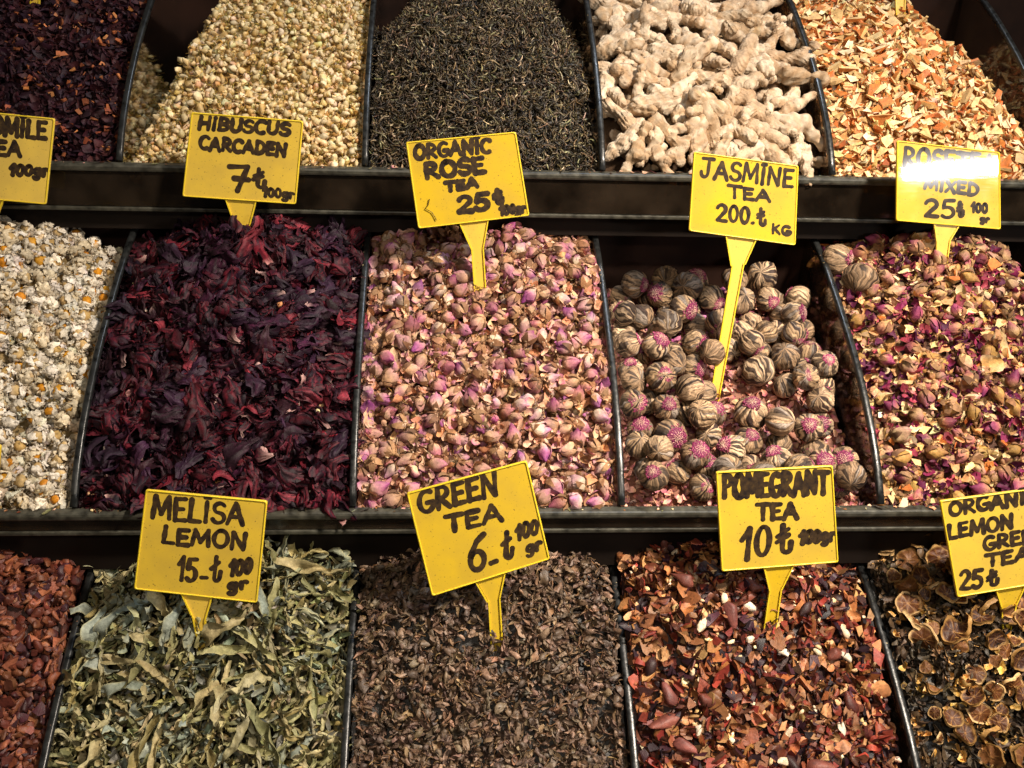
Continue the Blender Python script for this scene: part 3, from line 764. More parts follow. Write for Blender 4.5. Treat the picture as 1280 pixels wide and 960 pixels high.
# --- top row: cream jasmine buds
hp = HP[1, 0] = Heap(1, 0, bump=0.014, left=0.016, cones=[(0.05, 0.0, 0.34, 0.22, 1.6, 1), (1.03, 0.0, 0.96, 0.22, 0.5, -1)], seed=2)
jas = S(34, jasmine_bud)
straw = S(8, lambda i: strand(0.009, 0.0006, 400 + i, C(['#a8843c', '#8a7a3a', '#c0964a'][i % 3]), C('#9a8a44'), n=6, ns=4, bend=1.5))
bf = Buf(); base_sheet(bf, hp, C('#8a6a34'))
scatter(bf, hp, jas, 5600, depth=(-0.010, -0.0005), tilt=0.8, roll=True, size=(0.75, 1.15), seed=1, vary=0.12)
scatter(bf, hp, straw, 3000, depth=(-0.003, 0.002), tilt=0.5, size=(0.6, 1.2), seed=3)
sides(bf, hp, jas, C("#8a6a34"), 900)
heap_obj('jasmine_heap', bf, M_seed, 'mound of small cream flower buds and straw bits behind the hibiscus sign', 'loose tea')
individuals(hp, bake('jasmine_bud', jas, M_seed), 300, 0.0096, 'jasmine_bud', 'small cream dried bud lying on top of the pale bud mound', 'flower bud',
            'cream dried buds on the pale mound', size=(1.0, 1.25), lift=0.001, tilt=0.7, roll=True, seed=20, y_hi=0.2)

# --- top row: dark wiry tea
hp = HP[1, 1] = Heap(1, 1, bump=0.022, drop=0.004, cones=[(0.0, 0.06, 0.24, 0.20, 0.7, 1), (1.02, 0.05, 0.78, 0.20, 0.7, -1)], seed=3)
bf = Buf(); base_sheet(bf, hp, C('#17130e'))
wire = S(26, lambda i: strand(0.0165, 0.00095, 500 + i, C(['#2c241a', '#3a3024', '#241f18', '#4a3c28', '#30291f', '#6a5a40'][i % 6]), C(['#3a3226', '#8a7a5c', '#4a4030', '#b0a080', '#5a4a30'][i % 5]), n=8, ns=5, bend=2.2))
scatter(bf, hp, wire, 9500, depth=(-0.007, 0.0015), tilt=0.45, size=(0.6, 1.3), seed=1, vary=0.35, hue=0.08)
sides(bf, hp, wire, C("#17130e"), 900)
heap_obj('wiry_green_tea', bf, M_tea, 'cone of dark wiry twisted tea leaves behind the organic rose sign', 'loose tea')

# --- top row: ginger roots
hp = HP[1, 2] = Heap(1, 2, bump=0.012, drop=0.004, cones=[(1.0, 0.10, 0.86, 0.22, 0.7, -1)], seed=4)
gin = S(16, lambda i: ginger(600 + i))
bf = Buf(); base_sheet(bf, hp, C('#3c2c1e'), sink=0.020)  # sheet below the roots, coloured dark as the shade in their gaps
scatter(bf, hp, gin, 170, depth=(-0.034, -0.019), tilt=0.3, size=(0.8, 1.05), seed=1, vary=0.06, hue=0.02, margin=0.09, y_lo=0.018)
heap_obj('ginger_heap', bf, M_root, 'lower layer of pale dried ginger roots deep in their tray', 'dried ginger')
def gin_label(i, a, y):
    e = np.sort(np.ptp(gin[i][0], axis=0))[::-1]
    sh = ('wide branching' if e[1] > 0.62 * e[0] else 'long slender' if e[1] < 0.42 * e[0] and e[0] > 0.058 else 'stubby' if e[0] < 0.056 else 'long knobbly' if e[0] > 0.066 else 'knobbly')
    wh = 'beside the wiry tea' if a < 0.3 else 'beside the orange peel' if a > 0.7 else 'mid-tray'
    ht = 'at the ledge' if y < 0.05 else 'halfway up' if y < 0.12 else 'high in the heap'
    return f'{sh} pale ginger root {ht}, {wh}'
individuals(hp, bake('ginger_root', gin, M_root), 115, 0.0195, 'ginger_root', gin_label, 'ginger root', 'dried ginger roots heaped in the tray',
            size=(0.82, 1.1), lift=0.000, tilt=0.30, seed=21, y_lo=0.013, y_hi=0.23, margin=0.075)

# --- top row: orange peel
hp = HP[1, 3] = Heap(1, 3, bump=0.016, amax=0.98, cones=[(1.02, 0.0, 0.55, 0.22, 0.9, -1)], seed=5)
peel = peel_set(36, 700)
bf = Buf(); base_sheet(bf, hp, C('#a87840'))
scatter(bf, hp, peel, 4200, depth=(-0.008, 0.0005), tilt=0.55, size=(0.45, 0.95), seed=1, vary=0.12)
sides(bf, hp, peel, C("#a87840"), 500)
heap_obj('peel_heap', bf, M_fruit, 'mound of cream and orange chopped citrus peel behind the rose mixed sign', 'citrus peel')
individuals(hp, bake('peel_chip', peel, M_fruit, False), 300, 0.0085, 'peel_chip', 'flat chip of dried orange peel on top of the peel mound', 'peel chip',
            'orange peel chips on the mound', size=(0.85, 1.3), lift=0.001, tilt=0.45, seed=22, y_hi=0.2)

# --- middle row: chamomile
hp = HP[2, -1] = Heap(2, -1, bump=0.010, amin=0.0, right=0.014, back=0.0, seed=6, mound=(0.30, 0.195, 0.042, 0.42, 0.060))
cha = S(22, lambda i: chamomile(800 + i))
wp = S(8, lambda i: sheet(0.0065, 0.003, 5, 4, 840 + i, curl=0.7, bend=0.8, crump=0.5, c0=C('#ddd0bc'), c1=C(['#eee6da', '#d8c4a0'][i % 2])))
bf = Buf(); base_sheet(bf, hp, C('#8a744c'))
scatter(bf, hp, cha, 1500, depth=(-0.010, -0.002), tilt=1.2, size=(0.8, 1.1), seed=1, vary=0.10, hue=0.03)
scatter(bf, hp, wp, 500, depth=(-0.004, 0.002), tilt=0.8, size=(0.6, 1.1), seed=2, vary=0.1, hue=0.02)
sides(bf, hp, cha, C("#8a744c"), 300)
heap_obj('chamomile_heap', bf, M_petal, 'heap of loose white chamomile petals and heads under the flowers on top', 'loose tea')
individuals(hp, bake('chamomile_flower', cha, M_petal), 260, 0.0122, 'chamomile_flower', 'dried white chamomile flower head on the chamomile heap', 'flower head',
            'chamomile flower heads on the heap', size=(1.0, 1.25), lift=0.002, tilt=0.8, seed=23)

# --- middle row: hibiscus
hp = HP[2, 0] = Heap(2, 0, bump=0.012, left=0.012, seed=7, lump=0.006, mound=(0.50, 0.205, 0.034, 0.40, 0.060))
hib = S(26, lambda i: hibiscus(900 + i))
strip = S(14, lambda i: sheet(0.026, 0.0075, 11, 6, 940 + i, curl=1.3, bend=1.1, crump=0.8, c0=C(['#1c0d12', '#190e15', '#281016'][i % 3]), c1=C(['#45151f', '#24101a', '#5c1b25', '#1e1119'][i % 4]), ripple=0.35))
pale = S(5, lambda i: lump(0.007, 960 + i, C(['#d8b48a', '#e0c8b0', '#c88a5a'][i % 3]), amp=0.35))
bf = Buf(); base_sheet(bf, hp, C('#1c0c12'), sink=0.012)
scatter(bf, hp, hib, 800, depth=(-0.018, -0.006), tilt=0.5, roll=True, size=(0.75, 1.05), seed=1, vary=0.2)
scatter(bf, hp, strip, 3000, depth=(-0.012, 0.004), tilt=0.6, size=(0.6, 1.1), seed=2, vary=0.25)
scatter(bf, hp, pale, 85, depth=(-0.001, 0.003), tilt=0.6, size=(0.5, 1.1), seed=3)
sides(bf, hp, strip, C("#1c0c12"), 400)
heap_obj('hibiscus_heap', bf, M_hib, 'deep purple heap of crumpled hibiscus strips with a few pale seeds', 'loose tea')
individuals(hp, bake('hibiscus_calyx', hib, M_hib), 300, 0.0125, 'hibiscus_calyx', 'crumpled dark red dried hibiscus flower on the purple heap', 'hibiscus flower',
            'dried hibiscus flowers on the purple heap', size=(0.85, 1.4), lift=0.001, tilt=0.5, roll=True, seed=24)

# --- middle row: rosebuds
hp = HP[2, 1] = Heap(2, 1, bump=0.010, seed=8, lump=0.0065, mound=(0.55, 0.215, 0.022, 0.55, 0.06))
PAL = [('#cca27c', '#c48488', '#88366a'), ('#d0ac8a', '#cc9298', '#94427a'), ('#c4986e', '#c89e88', '#ac6a80'), ('#d6b696', '#d6aca0', '#be7e8c'),
       ('#ba8a62', '#b47870', '#985066'), ('#d0ae90', '#bc7296', '#782e70'), ('#c09a72', '#c29a80', '#a66c74'), ('#b0845e', '#a86a6a', '#72345a'), ('#dcc2a2', '#d6b6a8', '#b47098'), ('#cca684', '#b8809a', '#863c7e')]
rose = rose_set(40, 1000, PAL)
rpet = S(20, lambda i: sheet(0.0125, 0.011, 6, 5, 1300 + i, curl=0.8, bend=0.6, crump=0.4, c0=C(['#e0b88c', '#d8a486', '#e4c49e', '#cc9468'][i % 4]), c1=C(['#b8688a', '#d8b494', '#94447a', '#c88a6a'][i % 4])))
bits = S(8, lambda i: strand(0.009, 0.0007, 1330 + i, C('#8a6638'), C('#a87a48'), n=5, ns=4, bend=1.2))
bf = Buf(); base_sheet(bf, hp, C('#6a4028'))
scatter(bf, hp, rose, 1700, depth=(-0.014, -0.003), tilt=0.5, roll=True, size=(0.75, 1.0), seed=1, vary=0.15)
scatter(bf, hp, rpet, 1500, depth=(-0.005, 0.005), tilt=0.7, size=(0.6, 1.1), seed=2, vary=0.15)
scatter(bf, hp, bits, 900, depth=(-0.004, 0.002), tilt=0.5, size=(0.6, 1.2), seed=3)
sides(bf, hp, rose + rpet, C("#6a4028"), 420)
heap_obj('rosebud_heap', bf, M_petal, 'heap of pink rose petals and small buds under the organic rose sign', 'loose tea')
ROSE = bake('rosebud', rose, M_petal)
individuals(hp, ROSE, 215, 0.0126, 'rosebud', 'dried pink and cream rosebud lying on the organic rose heap', 'rosebud',
            'rosebuds on the organic rose heap', size=(0.95, 1.2), lift=0.002, tilt=0.45, roll=True, seed=25)

# --- middle row: tied tea balls
hp = HP[2, 2] = Heap(2, 2, drop=0.026, right=0.010, bump=0.002, back=0.016, seed=9, lump=0.003)
bf = Buf(); base_sheet(bf, hp, C('#7a5040'), sink=0.014)
pk = S(12, lambda i: sheet(0.009, 0.008, 5, 5, 1400 + i, curl=0.7, bend=0.6, crump=0.4, c0=C(['#c49a7c', '#b88474', '#a87a5c'][i % 3]), c1=C(['#a8607a', '#c8a488', '#8e4a64'][i % 3])))
scatter(bf, hp, pk, 3000, depth=(-0.015, -0.006), tilt=0.6, size=(0.5, 1.1), seed=1)
florets = S(6, lambda i: lump(0.006, 1420 + i, C(['#8a3a68', '#6a3a5a', '#a8688a'][i % 3]), amp=0.4))
scatter(bf, hp, florets, 700, depth=(-0.008, 0.000), tilt=0.6, size=(0.5, 1.1), seed=2, y_lo=0.17, keep=lambda a, y, r: (a > 0.22) & (a < 0.70))
heap_obj('petal_dust', bf, M_petal, 'pink petal crumbs lying between and under the striped tea balls', 'petals')
flr = box_obj('paper_liner', solid_mat('pale_paper', (0.62, 0.50, 0.44), 0.8, 0.2, noise=0.15, nscale=60), None, hp.x0 + 0.004, hp.x0 + hp.w - 0.004, hp.y0 + 0.015, hp.y0 + 0.25, hp.z0 - 0.0575, hp.z0 - 0.0565, bev=0)
tag(flr, 'pale paper liner on the tray floor under the striped tea balls', 'paper liner')
RB = 0.0150
balls = [tea_ball(1500 + i, RB) for i in range(14)]
bloom = bake('blossom', [blossom(1600 + i, RB * 1.03) for i in range(5)], M_petal)
BALL = bake('tea_ball', balls, M_ball)
def deposit(hp, n, R, seed, layer=0.010):
    """drop balls one by one to the lowest free resting place"""
    r = np.random.default_rng(seed); C0 = np.zeros((0, 4)); out = []
    for _ in range(n):
        best = None
        for _ in range(110):
            a = r.uniform(0.075, 0.925); y = r.uniform(0.012, 0.240); x = hp.x0 + a * hp.w; rr = R * r.uniform(0.80, 1.12)
            if y > 0.238 or abs(a - 0.53) < 0.085 and y < 0.14 and y > 0.085 or ((a - 0.70) / 0.10) ** 2 + ((y - 0.088) / 0.018) ** 2 < 1: continue
            z = hp.z0 + float(hp.loc(a, y)) - 0.010 + rr
            d2 = (C0[:, 0] - x) ** 2 + (C0[:, 1] - hp.y0 - y) ** 2; s = (C0[:, 3] + rr) * 0.97
            k = d2 < s ** 2
            if k.any(): z = max(z, float((C0[k, 2] + np.sqrt(s[k] ** 2 - d2[k])).max()))
            over = z - (hp.z0 + float(hp.loc(a, y)))
            if best is None or over < best[0]: best = (over, x, hp.y0 + y, z, rr, a, y)
        if best is None or best[0] > R + layer: break
        C0 = np.vstack([C0, best[1:5]]); out.append(best)
    return out
r = np.random.default_rng(77)
FACE = CAM
for k, (ov, x, y, z, rr, a, yl) in enumerate(deposit(hp, 170, RB, 5, 0.016)):
    i = r.integers(len(BALL)); has = r.uniform() < 0.80
    o = bpy.data.objects.new('tea_ball', BALL[i]); COL.objects.link(o)
    d = r.normal(size=3) * 0.8 + np.array([0, -0.8, 0.5]); zz = d / np.linalg.norm(d)
    xx = np.cross(zz, r.normal(size=3)); xx /= np.linalg.norm(xx); R = np.stack([xx, np.cross(zz, xx), zz], -1)
    o.matrix_world = to_mat(R * (rr / RB), (x, y, z))
    wh = 'beside the rosebuds' if a < 0.33 else 'beside the rose mixed' if a > 0.67 else 'mid-tray'
    ht = 'at the ledge' if yl < 0.06 else 'low' if yl < 0.13 else 'high' if yl < 0.2 else 'by the back wall'
    tn = ['buff', 'tan', 'pale', 'brownish'][i % 4]; shown = has and float(zz @ (CAM - np.array([x, y, z]))) > 0.12
    tag(o, f'{tn} striped tea ball {"with pink flower tip" if shown else "without visible flower"} {ht}, {wh}', 'tea ball', 'tied tea balls in the jasmine tray')
    if has:
        c = bpy.data.objects.new('blossom', bloom[r.integers(5)]); COL.objects.link(c); c.parent = o

# --- middle row: rose mixed
hp = HP[2, 3] = Heap(2, 3, bump=0.020, amax=0.86, left=0.004, seed=10, mound=(0.50, 0.195, 0.030, 0.38, 0.055))
PALM = [('#c89a62', '#b87a68', '#7a2a56'), ('#cfa870', '#c8a07a', '#a85a6a'), ('#b88a50', '#b8904e', '#9a6a48'), ('#c8a06a', '#a8506a', '#5e1e4a'), ('#d8b884', '#d0a888', '#b87a80'), ('#a87a48', '#8a4a4a', '#5a2038')]
rosem = rose_set(26, 1700, PALM)
mpet = S(22, lambda i: sheet(0.011, 0.010, 6, 5, 1800 + i, curl=0.8, bend=0.7, crump=0.45, c0=C(['#c89c68', '#4a1a30', '#7a2438', '#6a2040', '#d0b080'][i % 5]), c1=C(['#c08c5c', '#5a1e40', '#a04450', '#8a2a50', '#d6bc90'][i % 5])))
bf = Buf(); base_sheet(bf, hp, C('#4a2c1c'))
scatter(bf, hp, rosem, 1150, depth=(-0.014, -0.003), tilt=0.5, roll=True, size=(0.75, 1.0), seed=1, vary=0.22)
scatter(bf, hp, mpet, 1900, depth=(-0.006, 0.003), tilt=0.7, size=(0.55, 1.15), seed=2, vary=0.18)
scatter(bf, hp, bits, 700, depth=(-0.004, 0.002), tilt=0.5, size=(0.6, 1.2), seed=3)
scatter(bf, hp, peel, 130, depth=(-0.002, 0.002), tilt=0.5, size=(0.5, 1.1), seed=4)
sides(bf, hp, rosem + mpet, C("#4a2c1c"), 420)
heap_obj('rose_mix_heap', bf, M_petal, 'mixed heap of petals, buds and peel under the rose mixed sign', 'loose tea')
individuals(hp, bake('rosebud', rosem, M_petal), 85, 0.0165, 'rosebud', 'dried rosebud lying among loose petals on the rose mixed heap', 'rosebud',
            'rosebuds on the rose mixed heap', size=(0.95, 1.25), lift=0.002, tilt=0.45, roll=True, seed=26)
big = S(6, lambda i: sheet(0.026, 0.018, 9, 7, 1850 + i, curl=0.7, bend=0.9, crump=0.35, c0=C('#dcae68'), c1=C(['#e8c892', '#d89a50'][i % 2]), edge=C('#f0dcb4'), tipw=0.5))
individuals(hp, bake('peel_curl', big, M_fruit), 14, 0.022, 'peel_curl', 'curled cream and orange peel piece on the rose mixed heap', 'peel piece',
            'curled peel pieces on the rose mixed heap', size=(0.7, 1.15), lift=0.003, tilt=0.35, seed=27, y_hi=0.22)
for k, (px_a, yl, lab) in enumerate(((0.045, 0.232, 'striped tea ball with pink edge topmost beside the divider, on the rose mixed heap'), (0.085, 0.195, 'grey tea ball with pink cap lower beside the divider, on the rose mixed heap'))):
    o = bpy.data.objects.new('tea_ball', BALL[k * 3]); COL.objects.link(o)
    p = hp.pos(px_a, yl) + hp.normal(np.array([px_a]), np.array([yl]))[0] * 0.008
    R = rotm((1, 0.2, 0), 1.1 - 1.9 * k) @ rotm((0, 1, 0), 0.6)
    o.matrix_world = to_mat(R * 1.08, p + np.array([0.006, 0, 0])); tag(o, lab, 'tea ball')
    c = bpy.data.objects.new('blossom', bloom[k]); COL.objects.link(c); c.parent = o

# --- bottom row: red fruit chunks
hp = HP[3, -1] = Heap(3, -1, bump=0.008, amin=0.2, back=-0.014, seed=11, mound=(0.6, 0.205, 0.037, 0.6, 0.075))
chunk = S(22, lambda i: lump(0.010, 1900 + i, C(['#5c2c1e', '#693824', '#48211e', '#7a4a30', '#3e1e24', '#331a1e'][i % 6]), amp=0.34, col2=C(['#50261a', '#824e34', '#341819'][i % 3]), el=(1, 0.75, 0.42)))  # red browns lowered in tone to stand for weaker light in this corner
cchip = S(12, lambda i: chip(0.011, 1930 + i, C(['#6c3a26', '#54281f', '#804c30', '#381b20'][i % 4]), C('#623624'), th=0.3, bend=0.8))
bf = Buf(); base_sheet(bf, hp, C('#3a1810'))
scatter(bf, hp, chunk + cchip, 4200, depth=(-0.008, 0.001), tilt=0.6, size=(0.55, 1.25), seed=1, vary=0.22)
sides(bf, hp, chunk, C("#3a1810"), 420)
heap_obj('fruit_tea', bf, M_fruit, 'heap of red brown chopped fruit pieces below the chamomile', 'loose tea')

# --- bottom row: lemon balm leaves
hp = HP[3, 0] = Heap(3, 0, bump=0.012, left=0.010, back=-0.014, seed=12, lump=0.007, mound=(0.5, 0.200, 0.039, 0.55, 0.075))
LC = [('#767248', '#949066'), ('#8e8660', '#a8a082'), ('#606040', '#7c7c56'), ('#96865c', '#b0a47c'), ('#6e7462', '#929684'), ('#7c6e42', '#968654'), ('#7a8478', '#989e90')]
leaf = S(40, lambda i: sheet([0.046, 0.036, 0.060, 0.030][i % 4], [0.0100, 0.0125, 0.0085, 0.0110][(i // 2) % 4], 21, 8, 2000 + i, curl=[1.4, 2.0, 1.0, 2.4][i % 4] * (1 if i % 3 else -1),
                               bend=[0.5, 1.2, 1.9, -1.0][(i // 3) % 4], crump=0.34, c0=C(LC[i % 7][0]), c1=C(LC[i % 7][1]), edge=C('#a8a074'), ripple=0.16, twist=[1.5, -2.5, 3.2, -1.0, 0.4][i % 5]))
frag = S(16, lambda i: sheet(0.017, 0.0065, 6, 5, 2050 + i, curl=0.9, bend=0.7, crump=0.35, c0=C(LC[i % 7][0]) * 0.8, c1=C(LC[(i + 2) % 7][1]) * 0.8))
bf = Buf(); base_sheet(bf, hp, C('#35321c'), sink=0.014)
scatter(bf, hp, leaf, 1000, depth=(-0.016, -0.004), tilt=0.45, size=(0.7, 1.0), seed=1, vary=0.22)
scatter(bf, hp, frag, 1500, depth=(-0.010, 0.001), tilt=0.6, size=(0.6, 1.2), seed=2, vary=0.25)
sides(bf, hp, leaf + frag, C("#35321c"), 340)
heap_obj('lemon_balm_heap', bf, M_leaf, 'heap of crushed grey green lemon balm leaves under the larger leaves', 'loose tea')
individuals(hp, bake('balm_leaf', leaf, M_leaf), 260, 0.0118, 'balm_leaf', 'curled grey green dried leaf on top of the lemon balm heap', 'dried leaf',
            'dried leaves on the lemon balm heap', size=(0.7, 1.15), lift=0.004, tilt=0.25, seed=28)

# --- bottom row: green tea
hp = HP[3, 1] = Heap(3, 1, bump=0.008, drop=0.002, back=-0.014, seed=13, mound=(0.5, 0.205, 0.042, 0.6, 0.075))
gt = S(26, lambda i: sheet(0.0105, 0.0075, 7, 5, 2100 + i, curl=[1.5, 2.0, 1.1][i % 3], bend=[0.8, 1.4, 0.3][(i // 3) % 3], crump=0.5, c0=C(['#685850', '#76645a', '#584c46', '#847262'][i % 4]), c1=C(['#7e6e64', '#62564e', '#927c66'][i % 3])))
gl = S(10, lambda i: lump(0.0085, 2140 + i, C(['#66584e', '#564a44', '#7a6a5e'][i % 3]), amp=0.45, freq=2.4, el=(1, 0.6, 0.45)))
gs = S(8, lambda i: strand(0.012, 0.0006, 2160 + i, C(['#6a4a30', '#8a6a44', '#4a3a2c'][i % 3]), C('#7a5a38'), n=7, ns=4, bend=1.2))
gt, gl = [[(p[0], p[1], p[2], p[3] * np.array([1.08, 0.95, 0.80])) for p in q] for q in (gt, gl)]
bf = Buf(); base_sheet(bf, hp, C('#1c1612'))
scatter(bf, hp, gt + gl, 6800, depth=(-0.007, 0.0015), tilt=0.6, size=(0.6, 1.3), seed=1, vary=0.28, hue=0.05)
scatter(bf, hp, gs, 800, depth=(-0.001, 0.002), tilt=0.4, size=(0.6, 1.2), seed=2)
sides(bf, hp, gt + gl, C("#1c1612"), 600)
heap_obj('green_tea', bf, M_tea, 'heap of small curled brown tea leaves around the green tea sign', 'loose tea')

# --- bottom row: pomegranate tea
hp = HP[3, 2] = Heap(3, 2, bump=0.010, right=0.010, back=-0.014, seed=14, mound=(0.4, 0.205, 0.037, 0.6, 0.075))
PC = ['#6a3a22', '#84502c', '#481e18', '#986a46', '#341820', '#763024', '#a67c52', '#44261c', '#2a121c', '#885630', '#6c261e', '#1e1418']
pm = S(36, lambda i: sheet(0.0125, 0.0095, 6, 5, 2200 + i, curl=[0.5, 1.0, 1.4][i % 3], bend=[0.3, 0.8, -0.6][(i // 3) % 3], crump=0.45, c0=C(PC[i % 12]), c1=C(PC[(i + 5) % 12]) * 0.5 + C(PC[i % 12]) * 0.5))
pc = S(24, lambda i: chip(0.0105, 2250 + i, C(PC[(i * 5) % 12]), C(PC[(i * 5 + 3) % 12]), th=0.24, bend=1, elong=1.3))
pw = S(6, lambda i: lump(0.0075, 2290 + i, C(['#d8b48a', '#c8a070', '#e0c8a8'][i % 3]), amp=0.3, el=(1, 0.7, 0.5)))
bf = Buf(); base_sheet(bf, hp, C('#2a100c'))
scatter(bf, hp, pm + pc, 4700, depth=(-0.009, 0.002), tilt=0.6, size=(0.5, 1.4), seed=1, vary=0.32)
scatter(bf, hp, pw, 130, depth=(-0.001, 0.001), tilt=0.5, size=(0.5, 1.0), seed=2)
sides(bf, hp, pm + pc, C("#2a100c"), 500)
heap_obj('pomegranate_tea', bf, M_fruit, 'heap of red, tan and dark chopped fruit pieces around the pomegranate sign', 'loose tea')
husk = []
for i in range(8):
    c = C(['#6a3228', '#3a2220', '#7a4438', '#8a5048'][i % 4])
    p = lump(0.021, 2300 + i, c, amp=0.18, nu=10, nv=12, el=(1.15, 0.55, 0.5), col2=c * 0.6); V = p[0].copy(); V[:, 1:] *= (1 - 0.35 * np.clip(V[:, :1] / 0.01, -1, 1)); husk.append((V, p[1], p[2], p[3]))
individuals(hp, bake('rosehip_husk', husk, M_fruit), 26, 0.022, 'rosehip_husk', 'smooth dark brown husk sticking out of the pomegranate tea', 'fruit husk',
            'dark husks in the pomegranate tea', size=(0.7, 1.1), lift=0.001, tilt=0.4, roll=True, seed=29)
wch = S(5, lambda i: lump(0.013, 2330 + i, C(['#e8d4bc', '#e0c8a8', '#ecdcc8'][i % 3]), amp=0.28, nu=9, nv=11, el=(1, 0.6, 0.4)))
individuals(hp, bake('apple_piece', wch, M_fruit), 22, 0.02, 'apple_piece', 'whitish dried apple piece lying on the pomegranate tea', 'fruit piece',
            'pale apple pieces on the pomegranate tea', size=(0.55, 1.15), lift=0.002, tilt=0.35, seed=30, y_hi=0.2, margin=0.15)

# --- bottom row: lemon green tea with citrus slices
hp = HP[3, 3] = Heap(3, 3, bump=0.010, amax=0.86, back=-0.014, seed=15, mound=(0.5, 0.205, 0.033, 0.6, 0.075))
dk = S(22, lambda i: sheet(0.013, 0.009, 7, 5, 2400 + i, curl=[1.5, 2.0, 1.1][i % 3], bend=[0.8, 1.4, 0.3][(i // 3) % 3], crump=0.5, c0=C(['#3a3026', '#302820', '#46382a'][i % 3]), c1=C(['#4a3e30', '#362e26', '#5a462e'][i % 3])))
bf = Buf(); base_sheet(bf, hp, C('#14110d'))
scatter(bf, hp, dk, 4600, depth=(-0.008, 0.001), tilt=0.6, size=(0.6, 1.25), seed=1, vary=0.28)
lp = S(8, lambda i: sheet(0.014, 0.007, 7, 4, 2430 + i, curl=0.6, bend=1.6, crump=0.3, c0=C(['#a8742c', '#8a5a28', '#c09040'][i % 3]), c1=C('#b88a48'), edge=C('#d0b080')))
scatter(bf, hp, lp, 750, depth=(-0.003, 0.002), tilt=0.6, size=(0.6, 1.2), seed=2)
sides(bf, hp, dk, C("#14110d"), 420)
heap_obj('lemon_green_tea', bf, M_tea, 'dark curled tea leaves with peel shreds under the dried citrus slices', 'loose tea')
cit = S(14, lambda i: citrus_slice(2500 + i))
def cit_label(i, a, y):
    tn = ['dark brown', 'blackish brown', 'chestnut', 'tan'][i % 4]
    wh = 'beside the divider' if a < 0.2 else 'left of the lemon green sign stake' if a < 0.5 else 'by the lemon green sign stake'
    ht = 'low on the heap' if y < 0.1 else 'halfway up' if y < 0.18 else 'under the ledge'
    return f'{tn} dried citrus slice {ht}, {wh}'
individuals(hp, bake('citrus_slice', cit, M_fruit), 150, 0.0100, 'citrus_slice', cit_label, 'citrus slice', 'dried citrus slices on the lemon green tea',
            size=(0.34, 0.78), lift=0.003, tilt=0.75, seed=31, y_lo=0.02, margin=0.07, keep=lambda a, y, r: r.uniform(size=len(a)) < 0.35 + 0.65 * (y > 0.10))


# ------------------------------------------------------------------ spilled crumbs along the ledges
mixed = [p for p in (jas[:3] + wire[:6] + bits[:4] + rpet[:4] + pm[:5] + frag[:3] + dk[:4])]
for t, word in ((1, 'upper'), (2, 'middle')):
    y0, z0 = tier_origin(t); r = np.random.default_rng(60 + t); bf = Buf(); n = 260
    for i in range(n):
        p = mixed[r.integers(len(mixed))]; s = r.uniform(0.10, 0.32) if r.uniform() < 0.85 else r.uniform(0.4, 0.7)
        x = r.uniform(bin_x0(-1), bin_x0(4)); q = xf(p, rotm((0, 0, 1), r.uniform(0, 6.28)), s=s)
        V = q[0].copy(); V[:, 2] *= 0.5; zmin = V[:, 2].min()
        V = V + np.array([x, y0 + r.uniform(-0.0075, 0.0005), z0 + 0.0002 - zmin]); bf.add(V, q[1], q[2], q[3])
    o = obj('tea_crumbs', bf.mesh('tea_crumbs', M_petal)); tag(o, f'spilled tea crumbs and dust lying along the {word} glass ledge', 'crumbs', kind='stuff')

r = np.random.default_rng(81); bf = Buf(); pr_ = smooth_prof()
for t in (1, 2, 3):
    y0, z0 = tier_origin(t)
    for j in range(0, 4):
        for i in range(26):
            y = r.uniform(0.05, 0.24); z = np.interp(y, pr_[:, 0], pr_[:, 1]); p = mixed[r.integers(len(mixed))]
            q = xf(p, rotm((0, 0, 1), r.uniform(0, 6.28)), s=r.uniform(0.08, 0.22)); V = q[0].copy(); V[:, 2] *= 0.5
            bf.add(V + np.array([bin_x0(j) + r.uniform(-0.002, 0.002), y0 + y, z0 + z + 0.0027]), q[1], q[2], q[3])
tag(obj('tea_dust', bf.mesh('tea_dust', M_petal)), 'tea dust and crumbs caught on the black divider edges', 'tea dust', kind='stuff')
# ------------------------------------------------------------------ price signs
def ray(px, py):
    d = FW + RT * (px - 640) / F - UP * (py - 480) / F
    return d / np.linalg.norm(d)

def hit_heap(px, py, hp):
    d = ray(px, py)
    for t in np.arange(0.4, 1.6, 0.001):
        p = CAM + d * t
        if p[2] < hp.z_at(p[0], min(max(p[1], hp.y0), hp.y0 + 0.275)): return p
    raise RuntimeError('no hit')

def arc(cx, cy, rx, ry, a0, a1, n=14):
    return [(cx + rx * math.cos(math.radians(a0 + (a1 - a0) * i / (n - 1))), cy + ry * math.sin(math.radians(a0 + (a1 - a0) * i / (n - 1)))) for i in range(n)]
